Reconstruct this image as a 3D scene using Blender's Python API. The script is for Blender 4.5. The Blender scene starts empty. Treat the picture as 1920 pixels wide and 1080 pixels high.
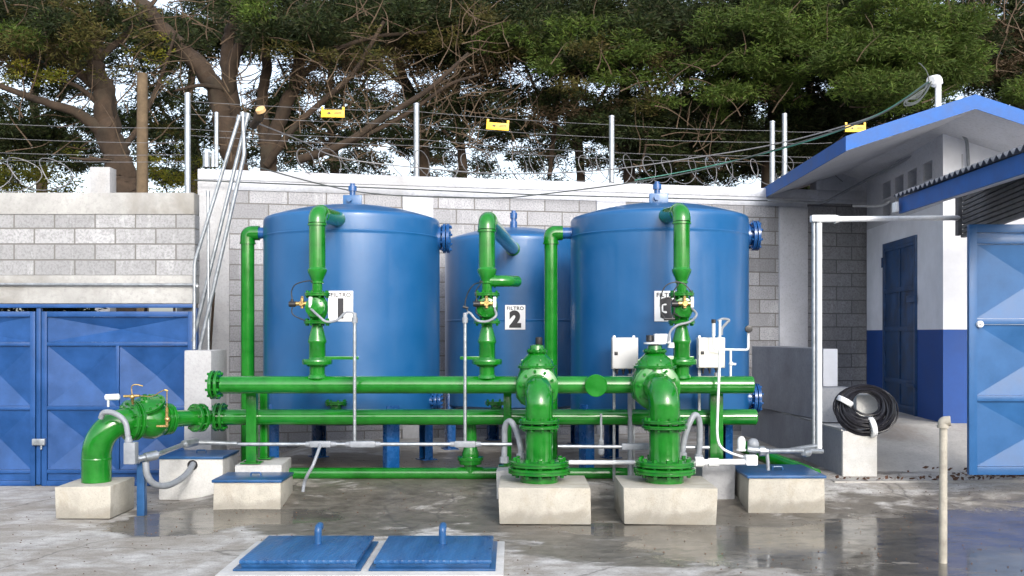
import bpy, bmesh, math, random
import numpy as np
from mathutils import Vector, Matrix, noise as mnoise
R = math.radians
random.seed(7); rng = np.random.default_rng(7)
sc = bpy.context.scene
C = bpy.context.scene.collection

# ---------------------------------------------------------------- camera, light
F = 1900.0; CX = 960.0; HY = 625.0; H = 1.75
cam_d = bpy.data.cameras.new('camera'); cam = bpy.data.objects.new('camera', cam_d); C.objects.link(cam)
cam_d.sensor_width = 36.0; cam_d.lens = 36.0 * F / 1920.0
cam_d.shift_y = (HY - 540.0) / 1920.0
cam_d.clip_end = 3000
cam.location = (0, 0, H); cam.rotation_euler = (R(90), 0, 0)
sc.camera = cam
SUN_EL, SUN_AZ = 24.0, 17.0        # sun behind the camera, to its right
world = bpy.data.worlds.new('World'); sc.world = world; world.use_nodes = True
wn = world.node_tree; bg = wn.nodes['Background']
sky = wn.nodes.new('ShaderNodeTexSky'); sky.sky_type = 'NISHITA'; sky.sun_disc = False
sky.sun_elevation = R(SUN_EL); sky.sun_rotation = R(180 - SUN_AZ)
sky.air_density = 1.0; sky.dust_density = 3.2; sky.ozone_density = 2.2
hs = wn.nodes.new('ShaderNodeHueSaturation'); hs.inputs['Saturation'].default_value = .55; hs.inputs['Value'].default_value = 1.12   # thin bright cloud
wn.links.new(sky.outputs[0], hs.inputs['Color']); wn.links.new(hs.outputs[0], bg.inputs[0]); bg.inputs[1].default_value = 0.15
sun_d = bpy.data.lights.new('sun', 'SUN'); sun_d.energy = 0.62; sun_d.angle = R(9); sun_d.color = (1.0, 0.965, 0.92)
sun = bpy.data.objects.new('sun', sun_d); C.objects.link(sun)
sdir = Vector((math.sin(R(SUN_AZ)) * math.cos(R(SUN_EL)), -math.cos(R(SUN_AZ)) * math.cos(R(SUN_EL)), math.sin(R(SUN_EL))))
sun.rotation_euler = sdir.to_track_quat('Z', 'Y').to_euler(); sun.location = (5, -10, 15)
sc.view_settings.view_transform = 'Standard'; sc.view_settings.look = 'None'
sc.view_settings.exposure = 1.24; sc.view_settings.gamma = 1.0

def P(px, py, D): return Vector(((px - CX) / F * D, D, H - (py - HY) / F * D))
def ZY(py, D): return H - (py - HY) / F * D
def XP(px, D): return (px - CX) / F * D

# ---------------------------------------------------------------- materials
def newmat(name):
    m = bpy.data.materials.new(name); m.use_nodes = True
    nt = m.node_tree; b = nt.nodes['Principled BSDF']
    return m, nt, b
def nd(nt, typ, **kw):
    n = nt.nodes.new(typ)
    for k, v in kw.items():
        if k.startswith('i_'):
            key = k[2:]; key = int(key) if key.isdigit() else key.replace('_', ' ')
            n.inputs[key].default_value = v
        else: setattr(n, k, v)
    return n
def coords(nt, scale=(1, 1, 1)):
    tc = nd(nt, 'ShaderNodeTexCoord'); mp = nd(nt, 'ShaderNodeMapping'); mp.inputs['Scale'].default_value = scale
    nt.links.new(tc.outputs['Object'], mp.inputs[0]); return mp.outputs[0]
def noise(nt, vec, scale, detail=6, rough=.6, dist=0.0):
    n = nd(nt, 'ShaderNodeTexNoise'); n.inputs['Scale'].default_value = scale; n.inputs['Detail'].default_value = detail
    n.inputs['Roughness'].default_value = rough; n.inputs['Distortion'].default_value = dist
    nt.links.new(vec, n.inputs['Vector']); return n.outputs[0]
def ramp(nt, fac, stops):
    r = nd(nt, 'ShaderNodeValToRGB'); e = r.color_ramp.elements
    while len(e) < len(stops): e.new(.5)
    for el, (p, c) in zip(e, stops):
        el.position = p; el.color = (c, c, c, 1) if not hasattr(c, '__len__') else (*c, 1)
    nt.links.new(fac, r.inputs[0]); return r.outputs[0]
def mix(nt, fac, a, b, mode='MIX'):
    m = nd(nt, 'ShaderNodeMix', data_type='RGBA', blend_type=mode)
    for sock, v in ((m.inputs[0], fac), (m.inputs[6], a), (m.inputs[7], b)):
        if hasattr(v, 'is_linked') or isinstance(v, bpy.types.NodeSocket): nt.links.new(v, sock)
        elif hasattr(v, '__len__'): sock.default_value = (*v, 1)
        else: sock.default_value = v
    return m.outputs[2]
def bump(nt, h, strength, dist, b):
    bp = nd(nt, 'ShaderNodeBump'); bp.inputs['Strength'].default_value = strength; bp.inputs['Distance'].default_value = dist
    nt.links.new(h, bp.inputs['Height']); nt.links.new(bp.outputs[0], b.inputs['Normal']); return bp

def paint(name, col, rough=.3, var=.15, bs=.15, chips=None, coat=0.0, scale=6.0, metal=0.0):
    m, nt, b = newmat(name); v = coords(nt)
    n1 = noise(nt, v, scale, 8, .65); n2 = noise(nt, v, scale * 12, 3, .5)
    dark = tuple(c * (1 - var * 1.6) for c in col); lite = tuple(min(1, c * (1 + var) + .01) for c in col)
    c = mix(nt, ramp(nt, n1, [(.3, 0.0), (.72, 1.0)]), dark, lite)
    if chips: c = mix(nt, ramp(nt, noise(nt, v, scale * 5, 9, .8, .6), [(.66, 0.0), (.72, 1.0)]), c, chips)
    nt.links.new(c, b.inputs['Base Color'])
    nt.links.new(ramp(nt, n1, [(.25, max(.02, rough - .06)), (.8, rough + .12)]), b.inputs['Roughness'])
    b.inputs['Metallic'].default_value = metal
    if coat: b.inputs['Coat Weight'].default_value = coat; b.inputs['Coat Roughness'].default_value = .07
    bump(nt, mix(nt, .5, n2, n1), bs, .004, b); return m

def concrete(name, col, var=.3, rough=.85, stain=(.25, .2, .14), samt=.35, bs=.5, scale=2.2, splash=0.0):
    m, nt, b = newmat(name); v = coords(nt)
    n1 = noise(nt, v, scale, 9, .7, .3); n2 = noise(nt, v, scale * 22, 6, .7); n3 = noise(nt, v, scale * .7, 5, .6, .8)
    c = mix(nt, ramp(nt, n1, [(.32, 0.0), (.68, 1.0)]), tuple(x * (1 - var) for x in col), tuple(min(.9, x * (1 + var * .55)) for x in col))
    c = mix(nt, ramp(nt, n3, [(.52, 0.0), (.72, samt)]), c, stain)
    c = mix(nt, ramp(nt, n2, [(.36, .4), (.5, 0.0)]), c, tuple(x * .6 for x in col))
    if splash:
        sz = nd(nt, 'ShaderNodeSeparateXYZ'); nt.links.new(v, sz.inputs[0]); sm = nd(nt, 'ShaderNodeMath', operation='MULTIPLY_ADD'); sm.inputs[1].default_value = -.5
        nt.links.new(n3, sm.inputs[0]); nt.links.new(sz.outputs[2], sm.inputs[2]); sa_ = nd(nt, 'ShaderNodeMath', operation='ADD'); sa_.inputs[1].default_value = .18; nt.links.new(sm.outputs[0], sa_.inputs[0]); sm = sa_
        c = mix(nt, ramp(nt, sm.outputs[0], [(0.0, splash), (.09, 0.0)]), c, tuple(x * .42 for x in col))
    nt.links.new(c, b.inputs['Base Color']); b.inputs['Roughness'].default_value = rough
    bump(nt, mix(nt, .6, n1, n2), bs, .012, b); return m

def blockwall(name, col, bw, bh, off=(0, 0), mortar=.009, mcol=(.15, .145, .14), var=.25, bump_s=.8):
    m, nt, b = newmat(name)
    tc = nd(nt, 'ShaderNodeTexCoord'); sx = nd(nt, 'ShaderNodeSeparateXYZ'); cb = nd(nt, 'ShaderNodeCombineXYZ')
    nt.links.new(tc.outputs['Object'], sx.inputs[0])
    ax = nd(nt, 'ShaderNodeMath', operation='ADD'); ax.inputs[1].default_value = off[0]
    az = nd(nt, 'ShaderNodeMath', operation='ADD'); az.inputs[1].default_value = off[1]
    nt.links.new(sx.outputs[0], ax.inputs[0]); nt.links.new(sx.outputs[2], az.inputs[0])
    nt.links.new(ax.outputs[0], cb.inputs[0]); nt.links.new(az.outputs[0], cb.inputs[1])
    wob = nd(nt, 'ShaderNodeTexNoise'); wob.inputs['Scale'].default_value = 3; nt.links.new(cb.outputs[0], wob.inputs['Vector'])
    vm = nd(nt, 'ShaderNodeVectorMath', operation='MULTIPLY_ADD'); vm.inputs[1].default_value = (.008, .008, 0)
    nt.links.new(wob.outputs['Color'], vm.inputs[0]); nt.links.new(cb.outputs[0], vm.inputs[2])
    br = nd(nt, 'ShaderNodeTexBrick', offset=.5, squash=1.0)
    br.inputs['Scale'].default_value = 1.0; br.inputs['Brick Width'].default_value = bw; br.inputs['Row Height'].default_value = bh
    br.inputs['Mortar Size'].default_value = mortar; br.inputs['Mortar Smooth'].default_value = .25
    br.inputs['Color1'].default_value = (*[c * (1 - var) for c in col], 1); br.inputs['Color2'].default_value = (*[c * (1 + var * .6) for c in col], 1)
    br.inputs['Mortar'].default_value = (*mcol, 1)
    nt.links.new(vm.outputs[0], br.inputs['Vector'])
    v = tc.outputs['Object']
    n1 = noise(nt, v, 1.3, 8, .7, .5); n2 = noise(nt, v, 45, 5, .7)
    c = mix(nt, ramp(nt, n1, [(.35, .0), (.7, .55)]), br.outputs['Color'], tuple(x * .62 for x in col))
    nv = noise(nt, coords(nt, (2.2, 1, .45)), 2.2, 7, .65, .6)
    lime = mix(nt, ramp(nt, nv, [(.55, 0.0), (.72, .5)]), c, tuple(min(.85, x * 1.7) for x in col))
    c2 = mix(nt, ramp(nt, n2, [(.38, .6), (.55, 0.0)]), lime, tuple(x * .4 for x in col))
    c3 = mix(nt, br.outputs['Fac'], c2, mcol)
    nt.links.new(c3, b.inputs['Base Color']); b.inputs['Roughness'].default_value = .92
    inv = nd(nt, 'ShaderNodeMath', operation='SUBTRACT'); inv.inputs[0].default_value = 1.0; nt.links.new(br.outputs['Fac'], inv.inputs[1])
    bump(nt, mix(nt, .22, inv.outputs[0], n2), bump_s, .012, b); return m

M = {}
M['green'] = paint('green_paint', (.002, .155, .005), .17, .20, .07, coat=.5, scale=5)
M['blue'] = paint('blue_tank_paint', (.004, .085, .24), .33, .05, .12, coat=.2, scale=2.5)
M['bluefit'] = paint('blue_fitting_paint', (.003, .07, .24), .25, .2, .15, coat=.2, scale=9)
M['lid'] = paint('blue_lid_paint', (.012, .08, .22), .33, .28, .5, chips=(.16, .25, .34), scale=4)
M['gateblue'] = paint('gate_blue_paint', (.003, .055, .205), .36, .20, .35, chips=(.03, .11, .27), scale=3)
M['gateright'] = paint('open_gate_blue_paint', (.005, .085, .25), .42, .14, .2, scale=3)
M['fascia'] = paint('blue_fascia_paint', (.001, .085, .34), .6, .16, .3, scale=4)
M['wallblue'] = paint('dado_blue_paint', (.0005, .055, .27), .65, .10, .2, scale=2)
M['doorblue'] = paint('old_door_paint', (.008, .055, .16), .42, .35, .4, chips=(.05, .10, .2), scale=4)
M['white'] = paint('white_wall_paint', (.78, .80, .86), .7, .09, .3, scale=1.6)
M['plate'] = paint('sign_white', (.82, .83, .85), .35, .03, .05)
M['black'] = paint('black_plastic', (.012, .012, .014), .4, .2, .1)
M['ink'] = paint('black_lettering', (.012, .012, .018), .5, .05, .05)
M['galv'] = paint('galvanised_steel', (.40, .43, .46), .36, .2, .12, scale=14, metal=.75)
M['grey'] = paint('grey_pvc', (.24, .26, .29), .42, .14, .1, scale=12)
M['wire'] = paint('steel_wire', (.17, .17, .18), .5, .15, .05, metal=.4)
M['pvc'] = paint('white_pvc_pipe', (.72, .74, .76), .32, .08, .08, scale=12)
M['cab'] = paint('cabinet_grey', (.50, .50, .50), .4, .05, .05)
M['cabw'] = paint('cabinet_cream', (.80, .78, .70), .4, .10, .05)
M['brass'] = paint('brass', (.62, .42, .16), .25, .2, .1, metal=.9, scale=25)
M['yellow'] = paint('yellow_sign', (.85, .50, .02), .4, .08, .05)
M['cable'] = paint('green_cable', (.03, .16, .12), .45, .1, .05)
M['cabledark'] = paint('dark_cable', (.05, .06, .06), .45, .1, .05)
M['coil'] = paint('black_cable', (.006, .006, .012), .33, .3, .1, scale=20)
M['rustwhite'] = paint('worn_white_pipe', (.40, .37, .31), .6, .25, .4, chips=(.12, .08, .05), scale=9)
M['wood'] = concrete('old_wood', (.12, .085, .05), .45, .9, (.1, .07, .04), .5, .8, 5)
M['bark'] = concrete('bark', (.042, .027, .017), .65, .95, (.035, .03, .02), .7, 1.0, 4)
M['cut'] = paint('cut_wood', (.62, .40, .18), .7, .2, .2)
M['twig'] = concrete('dry_twig', (.075, .05, .03), .4, .9, (.08, .06, .04), .5, .3, 8)
M['cwarm'] = concrete('chamber_concrete', (.44, .415, .36), .24, .82, (.30, .25, .17), .65, .5, 3.0, splash=.5)
M['cpale'] = concrete('pale_concrete', (.52, .52, .51), .24, .82, (.42, .38, .30), .30, .35, 3)
M['cwall'] = concrete('beam_concrete', (.36, .36, .355), .36, .9, (.17, .155, .13), .8, .5, 1.2)
M['cwhite'] = concrete('whitewashed_concrete', (.49, .51, .56), .26, .9, (.25, .245, .24), .7, .4, .9)
M['cgrey'] = concrete('grey_render', (.31, .325, .36), .22, .85, (.17, .17, .18), .4, .35, 1.4)
M['cmid'] = concrete('plain_grey_concrete', (.37, .375, .39), .22, .88, (.26, .24, .21), .45, .45, 1.5)
M['cpil'] = concrete('smooth_column_concrete', (.47, .485, .53), .14, .88, (.34, .34, .36), .35, .3, 1.6)
M['soffit'] = concrete('soffit_concrete', (.60, .61, .65), .10, .9, (.34, .34, .36), .2, .2, 1.2)
M['ramp'] = concrete('ramp_concrete', (.44, .425, .40), .25, .85, (.20, .15, .11), .6, .5, 1.3)
M['siding'] = paint('weathered_siding', (.12, .12, .125), .6, .3, .3, scale=6)
M['sheet'] = paint('roof_sheet', (.10, .11, .13), .4, .2, .2)
M['blockL'] = blockwall('block_courses_gate_wall', (.37, .375, .39), .464, .1805, (.0, .0), var=.32)
M['blockB'] = blockwall('block_courses_back_wall', (.36, .365, .39), .545, .2185, (.0, .0), var=.33)
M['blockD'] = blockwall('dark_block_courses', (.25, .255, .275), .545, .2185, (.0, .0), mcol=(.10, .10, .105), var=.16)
M['litter'] = concrete('leaf_litter', (.12, .055, .03), .5, .9, (.05, .03, .02), .6, .8, 12)

def leafmat(name, cols, trans=.25):
    m, nt, b = newmat(name)
    g = nd(nt, 'ShaderNodeNewGeometry')
    v = coords(nt); n = noise(nt, v, 1.6, 4, .6)
    c1 = ramp(nt, g.outputs['Random Per Island'], [(i / (len(cols) - 1), c) for i, c in enumerate(cols)])
    c = mix(nt, ramp(nt, n, [(.35, 0.0), (.65, .7)]), c1, tuple(x * .6 for x in cols[0]))
    nt.links.new(c, b.inputs['Base Color']); b.inputs['Roughness'].default_value = .7
    b.inputs['Specular IOR Level'].default_value = .25
    t = nd(nt, 'ShaderNodeBsdfTranslucent'); nt.links.new(c, t.inputs[0])
    ms = nd(nt, 'ShaderNodeMixShader'); ms.inputs[0].default_value = trans
    nt.links.new(b.outputs[0], ms.inputs[1]); nt.links.new(t.outputs[0], ms.inputs[2])
    nt.links.new(ms.outputs[0], nt.nodes['Material Output'].inputs[0]); return m
M['leafdark'] = leafmat('dark_conifer_foliage', [(.010, .018, .006), (.022, .038, .010), (.042, .062, .014), (.045, .036, .016)])
M['leafgreen'] = leafmat('green_lit_conifer_foliage', [(.035, .060, .010), (.06, .11, .014), (.10, .155, .022), (.075, .075, .022)])  # brighter conifer copy: lit crown clumps put into the leaf colour
M['leafyel'] = leafmat('yellow_green_lit_foliage', [(.10, .13, .012), (.20, .21, .02), (.30, .25, .03), (.09, .07, .02)], .4)  # yellow-green leaves with golden backlight put into their colour
M['leafolive'] = leafmat('olive_foliage', [(.045, .045, .012), (.085, .082, .018), (.13, .12, .03), (.10, .06, .025)], .35)
M['leafbrown'] = leafmat('brown_dead_foliage', [(.035, .024, .013), (.075, .047, .025), (.03, .03, .012), (.12, .07, .035)])

def ground_material():
    m, nt, b = newmat('wet_concrete_yard'); v = coords(nt)
    sp = nd(nt, 'ShaderNodeSeparateXYZ'); nt.links.new(v, sp.inputs[0])
    def spot(cx, cy, rx, ry):
        mp = nd(nt, 'ShaderNodeMapping'); mp.vector_type = 'POINT'
        mp.inputs['Location'].default_value = (-cx / rx, -cy / ry, 0); mp.inputs['Scale'].default_value = (1 / rx, 1 / ry, 0)
        nt.links.new(v, mp.inputs[0]); ln = nd(nt, 'ShaderNodeVectorMath', operation='LENGTH'); nt.links.new(mp.outputs[0], ln.inputs[0])
        s = nd(nt, 'ShaderNodeMapRange'); s.inputs[1].default_value = 1.15; s.inputs[2].default_value = .6
        nt.links.new(ln.outputs['Value'], s.inputs[0]); return s.outputs[0]
    def union(l):
        acc = l[0]
        for q in l[1:]:
            mx = nd(nt, 'ShaderNodeMath', operation='MAXIMUM'); nt.links.new(acc, mx.inputs[0]); nt.links.new(q, mx.inputs[1]); acc = mx.outputs[0]
        return acc
    acc = union([spot(4.9, 8.6, 2.9, 1.55), spot(2.3, 8.35, 1.5, .95), spot(-3.05, 9.35, .75, .72), spot(-2.3, 9.6, .8, .35), spot(.9, 9.05, .6, .35), spot(3.6, 7.4, 1.6, .4)])
    dacc = union([spot(-.9, 10.3, 1.7, 1.5), spot(-1.5, 9.2, 1.3, .6), spot(4.2, 8.6, 4.2, 2.2), spot(1.2, 9.3, 2.4, 1.4), spot(-.2, 12, 6, 1.6), spot(-2.6, 9.9, 1.4, 1.0), spot(1.0, 8.2, 1.3, .7)])
    n0 = noise(nt, v, 1.5, 7, .62, .9)
    vs = coords(nt, (.9, 1.5, 1)); nst = noise(nt, vs, 2.3, 9, .68, .5)
    ad = nd(nt, 'ShaderNodeMath', operation='MULTIPLY_ADD'); ad.inputs[1].default_value = .62
    nt.links.new(acc, ad.inputs[0]); nt.links.new(nst, ad.inputs[2])
    wet = ramp(nt, ad.outputs[0], [(.74, 0.0), (.86, 1.0)])
    dampn = nd(nt, 'ShaderNodeMath', operation='MULTIPLY_ADD'); dampn.inputs[1].default_value = .42
    nt.links.new(dacc, dampn.inputs[0]); nt.links.new(nst, dampn.inputs[2])
    damp = ramp(nt, dampn.outputs[0], [(.74, 0.0), (.86, 1.0)])
    fine = noise(nt, v, 60, 4, .7); mid = noise(nt, vs, 5, 10, .75, .3)
    dry = mix(nt, ramp(nt, mid, [(.34, 0.0), (.62, 1.0)]), (.285, .27, .25), (.54, .53, .51))
    dry = mix(nt, ramp(nt, n0, [(.42, .6), (.6, 0.0)]), dry, (.20, .17, .13))
    dc = mix(nt, ramp(nt, mid, [(.35, 0.0), (.7, 1.0)]), (.075, .066, .055), (.21, .19, .16))
    wc = mix(nt, ramp(nt, noise(nt, v, 2.2, 6, .6), [(.4, 0.0), (.7, 1.0)]), (.085, .08, .07), (.17, .15, .12))
    c = mix(nt, damp, dry, dc); c = mix(nt, wet, c, wc)
    rust = ramp(nt, noise(nt, coords(nt, (1, 2, 1)), 1.1, 8, .7, 1.2), [(.66, 0.0), (.74, .6)])
    c = mix(nt, rust, c, (.16, .07, .03))
    c = mix(nt, ramp(nt, fine, [(.33, .5), (.48, 0.0)]), c, (.08, .075, .07))
    vo = nd(nt, 'ShaderNodeTexVoronoi', feature='DISTANCE_TO_EDGE'); vo.inputs['Scale'].default_value = .45; vw = nd(nt, 'ShaderNodeVectorMath', operation='MULTIPLY_ADD'); vw.inputs[1].default_value = (.35, .35, 0); wn_ = nd(nt, 'ShaderNodeTexNoise'); wn_.inputs['Scale'].default_value = 2.5; wn_.inputs['Detail'].default_value = 8
    nt.links.new(v, wn_.inputs['Vector']); nt.links.new(wn_.outputs['Color'], vw.inputs[0]); nt.links.new(v, vw.inputs[2]); nt.links.new(vw.outputs[0], vo.inputs['Vector'])
    c = mix(nt, ramp(nt, vo.outputs['Distance'], [(.0015, .6), (.005, 0.0)]), c, (.06, .055, .05))
    nt.links.new(c, b.inputs['Base Color'])
    r = mix(nt, damp, (.88, .88, .88), (.42, .42, .42)); r = mix(nt, wet, r, mix(nt, ramp(nt, mid, [(.4, 0.0), (.62, 1.0)]), (.05, .05, .05), (.26, .26, .26))); nt.links.new(r, b.inputs['Roughness'])
    b.inputs['Specular IOR Level'].default_value = .42
    h = mix(nt, wet, mix(nt, .5, mid, fine), (.45, .45, .45))
    bump(nt, h, .55, .012, b); return m
M['yard'] = ground_material()

# ---------------------------------------------------------------- mesh building
class MB:
    def __init__(s): s.v = []; s.f = []; s.flat = False
    def add(s, vs, fs):
        o = len(s.v); s.v += [tuple(p) for p in vs]; s.f += [tuple(i + o for i in f) for f in fs]; return s
    def box(s, x0, x1, y0, y1, z0, z1, bev=0.0, mat=None, jit=0.0):
        bm = bmesh.new(); bmesh.ops.create_cube(bm, size=1)
        for v in bm.verts: v.co = Vector((x0 + (v.co.x + .5) * (x1 - x0), y0 + (v.co.y + .5) * (y1 - y0), z0 + (v.co.z + .5) * (z1 - z0)))
        if jit:
            for v in bm.verts: v.co += Vector([random.uniform(-jit, jit) for _ in range(3)])
        if bev: bmesh.ops.bevel(bm, geom=bm.edges[:], offset=bev, segments=2, affect='EDGES', profile=.6)
        if mat: bm.transform(mat)
        bm.verts.index_update(); s.add([v.co[:] for v in bm.verts], [[v.index for v in f.verts] for f in bm.faces]); bm.free(); return s
    def quad(s, a, b, c, d): return s.add([a, b, c, d], [(0, 1, 2, 3)])
    def lathe(s, o, d, prof, seg=28, caps=True, ax=None):
        o = Vector(o); d = Vector(d).normalized()
        u = d.orthogonal().normalized() if ax is None else Vector(ax); w = d.cross(u)
        vs = []; fs = []
        for (t, r) in prof:
            for k in range(seg):
                a = 2 * math.pi * k / seg; vs.append(o + d * t + (u * math.cos(a) + w * math.sin(a)) * r)
        n = len(prof)
        for i in range(n - 1):
            for k in range(seg):
                k2 = (k + 1) % seg; fs.append((i * seg + k, i * seg + k2, (i + 1) * seg + k2, (i + 1) * seg + k))
        if caps: fs.append(tuple(range(seg))[::-1]); fs.append(tuple((n - 1) * seg + k for k in range(seg)))
        return s.add(vs, fs)
    def cyl(s, a, b, r, r2=None, seg=20):
        a = Vector(a); b = Vector(b); return s.lathe(a, b - a, [(0, r), ((b - a).length, r if r2 is None else r2)], seg)
    def tube(s, pts, r, seg=12, radii=None, caps=True):
        pts = [Vector(p) for p in pts]; n = len(pts)
        if n < 2: return s
        tg = [(pts[min(i + 1, n - 1)] - pts[max(i - 1, 0)]).normalized() for i in range(n)]
        u = tg[0].orthogonal().normalized(); vs = []; fs = []
        for i in range(n):
            u = (u - tg[i] * u.dot(tg[i])).normalized(); w = tg[i].cross(u); rr = radii[i] if radii else r
            for k in range(seg):
                a = 2 * math.pi * k / seg; vs.append(pts[i] + (u * math.cos(a) + w * math.sin(a)) * rr)
        for i in range(n - 1):
            for k in range(seg):
                k2 = (k + 1) % seg; fs.append((i * seg + k, i * seg + k2, (i + 1) * seg + k2, (i + 1) * seg + k))
        if caps: fs.append(tuple(range(seg))[::-1]); fs.append(tuple((n - 1) * seg + k for k in range(seg)))
        return s.add(vs, fs)
    def ball(s, c, r, sx=1, sy=1, sz=1, n=14):
        prof = [(-math.cos(math.pi * i / n) * r * sz, max(1e-4, math.sin(math.pi * i / n) * r)) for i in range(n + 1)]
        o = len(s.v); s.lathe(c, (0, 0, 1), prof, 20, False)
        c = Vector(c)
        for i in range(o, len(s.v)):
            p = Vector(s.v[i]) - c; s.v[i] = (c.x + p.x * sx, c.y + p.y * sy, c.z + p.z)
        return s
    def flange(s, c, d, r, th, bolts=8, br=.011, seg=28, proud=.014):
        c = Vector(c); d = Vector(d).normalized(); h = th / 2
        s.lathe(c, d, [(-h, r * .97), (-h + .004, r), (-.004, r), (-.003, r * .96), (.003, r * .96), (.004, r), (h - .004, r), (h, r * .97)], seg)
        u = d.orthogonal().normalized(); w = d.cross(u)
        for k in range(bolts):
            a = 2 * math.pi * (k + .5) / bolts; q = c + (u * math.cos(a) + w * math.sin(a)) * (r * .82)
            s.lathe(q, d, [(-h - proud, br), (h + proud, br)], 6)
        return s
def catm(pts, n=8):
    pts = [Vector(p) for p in pts]; P_ = [pts[0] * 2 - pts[1]] + pts + [pts[-1] * 2 - pts[-2]]; out = []
    for i in range(1, len(P_) - 2):
        a, b, c, d = P_[i - 1:i + 3]
        for k in range(n):
            t = k / n; out.append(.5 * ((2 * b) + (c - a) * t + (2 * a - 5 * b + 4 * c - d) * t * t + (3 * b - a - 3 * c + d) * t ** 3))
    out.append(pts[-1]); return out
def bend(pts, rad, n=8):
    pts = [Vector(p) for p in pts]; out = [pts[0]]
    for i in range(1, len(pts) - 1):
        a, b, c = pts[i - 1], pts[i], pts[i + 1]; r = min(rad, (a - b).length * .49, (c - b).length * .49)
        p0 = b + (a - b).normalized() * r; p1 = b + (c - b).normalized() * r
        for k in range(n + 1):
            t = k / n; out.append(p0 * (1 - t) ** 2 + b * 2 * t * (1 - t) + p1 * t * t)
    out.append(pts[-1]); return out

OFF = {}
def setp(o, label=None, cat=None, group=None, kind=None):
    if label: o['label'] = label
    if cat: o['category'] = cat
    if group: o['group'] = group
    if kind: o['kind'] = kind
def thing(name, label, cat, loc, group=None):
    o = bpy.data.objects.new(name, None); C.objects.link(o); o.location = loc; o.empty_display_size = .1
    OFF[o] = Vector(loc); setp(o, label, cat, group); return o
def mesh_obj(name, mb, m, off, smooth=True, ang=35):
    me = bpy.data.meshes.new(name)
    me.from_pydata([(p[0] - off[0], p[1] - off[1], p[2] - off[2]) for p in mb.v], [], mb.f); me.update()
    me.materials.append(M[m] if isinstance(m, str) else m)
    if smooth:
        me.shade_smooth(); me.set_sharp_from_angle(angle=R(ang))
    o = bpy.data.objects.new(name, me); C.objects.link(o); return o
def part(name, mb, m, parent, smooth=True, label=None):
    off = OFF[parent]; o = mesh_obj(name, mb, m, off, smooth); o.parent = parent; OFF[o] = off
    if label: o['label'] = label
    return o
def solo(name, mb, m, label=None, cat=None, group=None, kind=None, smooth=True, origin=None):
    if origin is None:
        a = np.array(mb.v); lo = a.min(0); hi = a.max(0); origin = ((lo[0] + hi[0]) / 2, (lo[1] + hi[1]) / 2, lo[2])
    o = mesh_obj(name, mb, m, origin, smooth); o.location = origin; OFF[o] = Vector(origin)
    setp(o, label, cat, group, kind); return o

# ---------------------------------------------------------------- ground
def sstep(a, b, x): t = max(0, min(1, (x - a) / (b - a))); return t * t * (3 - 2 * t)
def gz(x, y): return .20 * sstep(9.5, 11.1, y) * sstep(-3.5, -2.7, x) * (1 - sstep(2.6, 3.4, x) * .0)
def build_ground():
    xs = [-600, -200, -60, -20, -9] + list(np.arange(-7, 8.01, .25)) + [10, 20, 60, 200, 600]
    ys = [-200, -40, 0, 4] + list(np.arange(6, 14.01, .2)) + [17, 25, 60, 200, 1200]
    mb = MB(); nx = len(xs)
    for y in ys:
        for x in xs: mb.v.append((x, y, gz(x, y)))
    for j in range(len(ys) - 1):
        for i in range(nx - 1): mb.f.append((j * nx + i, j * nx + i + 1, (j + 1) * nx + i + 1, (j + 1) * nx + i))
    return solo('ground', mb, 'yard', kind='structure', origin=(0, 0, 0))
build_ground()
mb = MB(); mb.box(-80, 80, 17.5, 200, .21, .5)
solo('forest_ground', mb, 'litter', kind='structure')

# ---------------------------------------------------------------- left gate wall
GD = 11.6
def xg(px): return XP(px, GD)
def zg(py): return ZY(py, GD)
w = thing('gate_wall', 'pale concrete block wall over the double blue gate on the left', 'wall', (-5, GD + .1, 0))
xl, xr = -8.5, xg(364)
zb0, zb1 = zg(516), zg(402)
o = mesh_obj('block_courses', MB().box(xl, xr, GD + .012, GD + .2, zb0, zb1), 'blockL', (xg(26), 0, zb0), False)
o.location = (xg(26) + 5, -GD - .1, zb0); o.parent = w
part('top_beam', MB().box(xl, xr, GD - .004, GD + .204, zb1 + .001, zg(361), .012), 'cwall', w)
part('lower_beam', MB().box(xl, xr, GD - .006, GD + .2, zg(533), zb0 - .001, .008), 'cwall', w)
part('lintel', MB().box(xl, xr, GD + .003, GD + .2, zg(569), zg(534), .006), 'cwall', w)
solo('return_wall', MB().add([(xr + .004, GD + .02, 0), (xr + .004, GD + .02, zg(362)), (-4.5, 14.2, zg(362)), (-4.5, 14.2, 0), (xr - .2, GD + .21, 0), (xr - .2, GD + .21, zg(362)), (-4.7, 14.2, zg(362)), (-4.7, 14.2, 0)],
     [(0, 1, 2, 3), (4, 7, 6, 5), (1, 5, 6, 2), (0, 4, 5, 1), (3, 2, 6, 7)]), 'cmid', 'short grey return wall running back from the end of the gate wall', 'wall', smooth=False)

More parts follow.
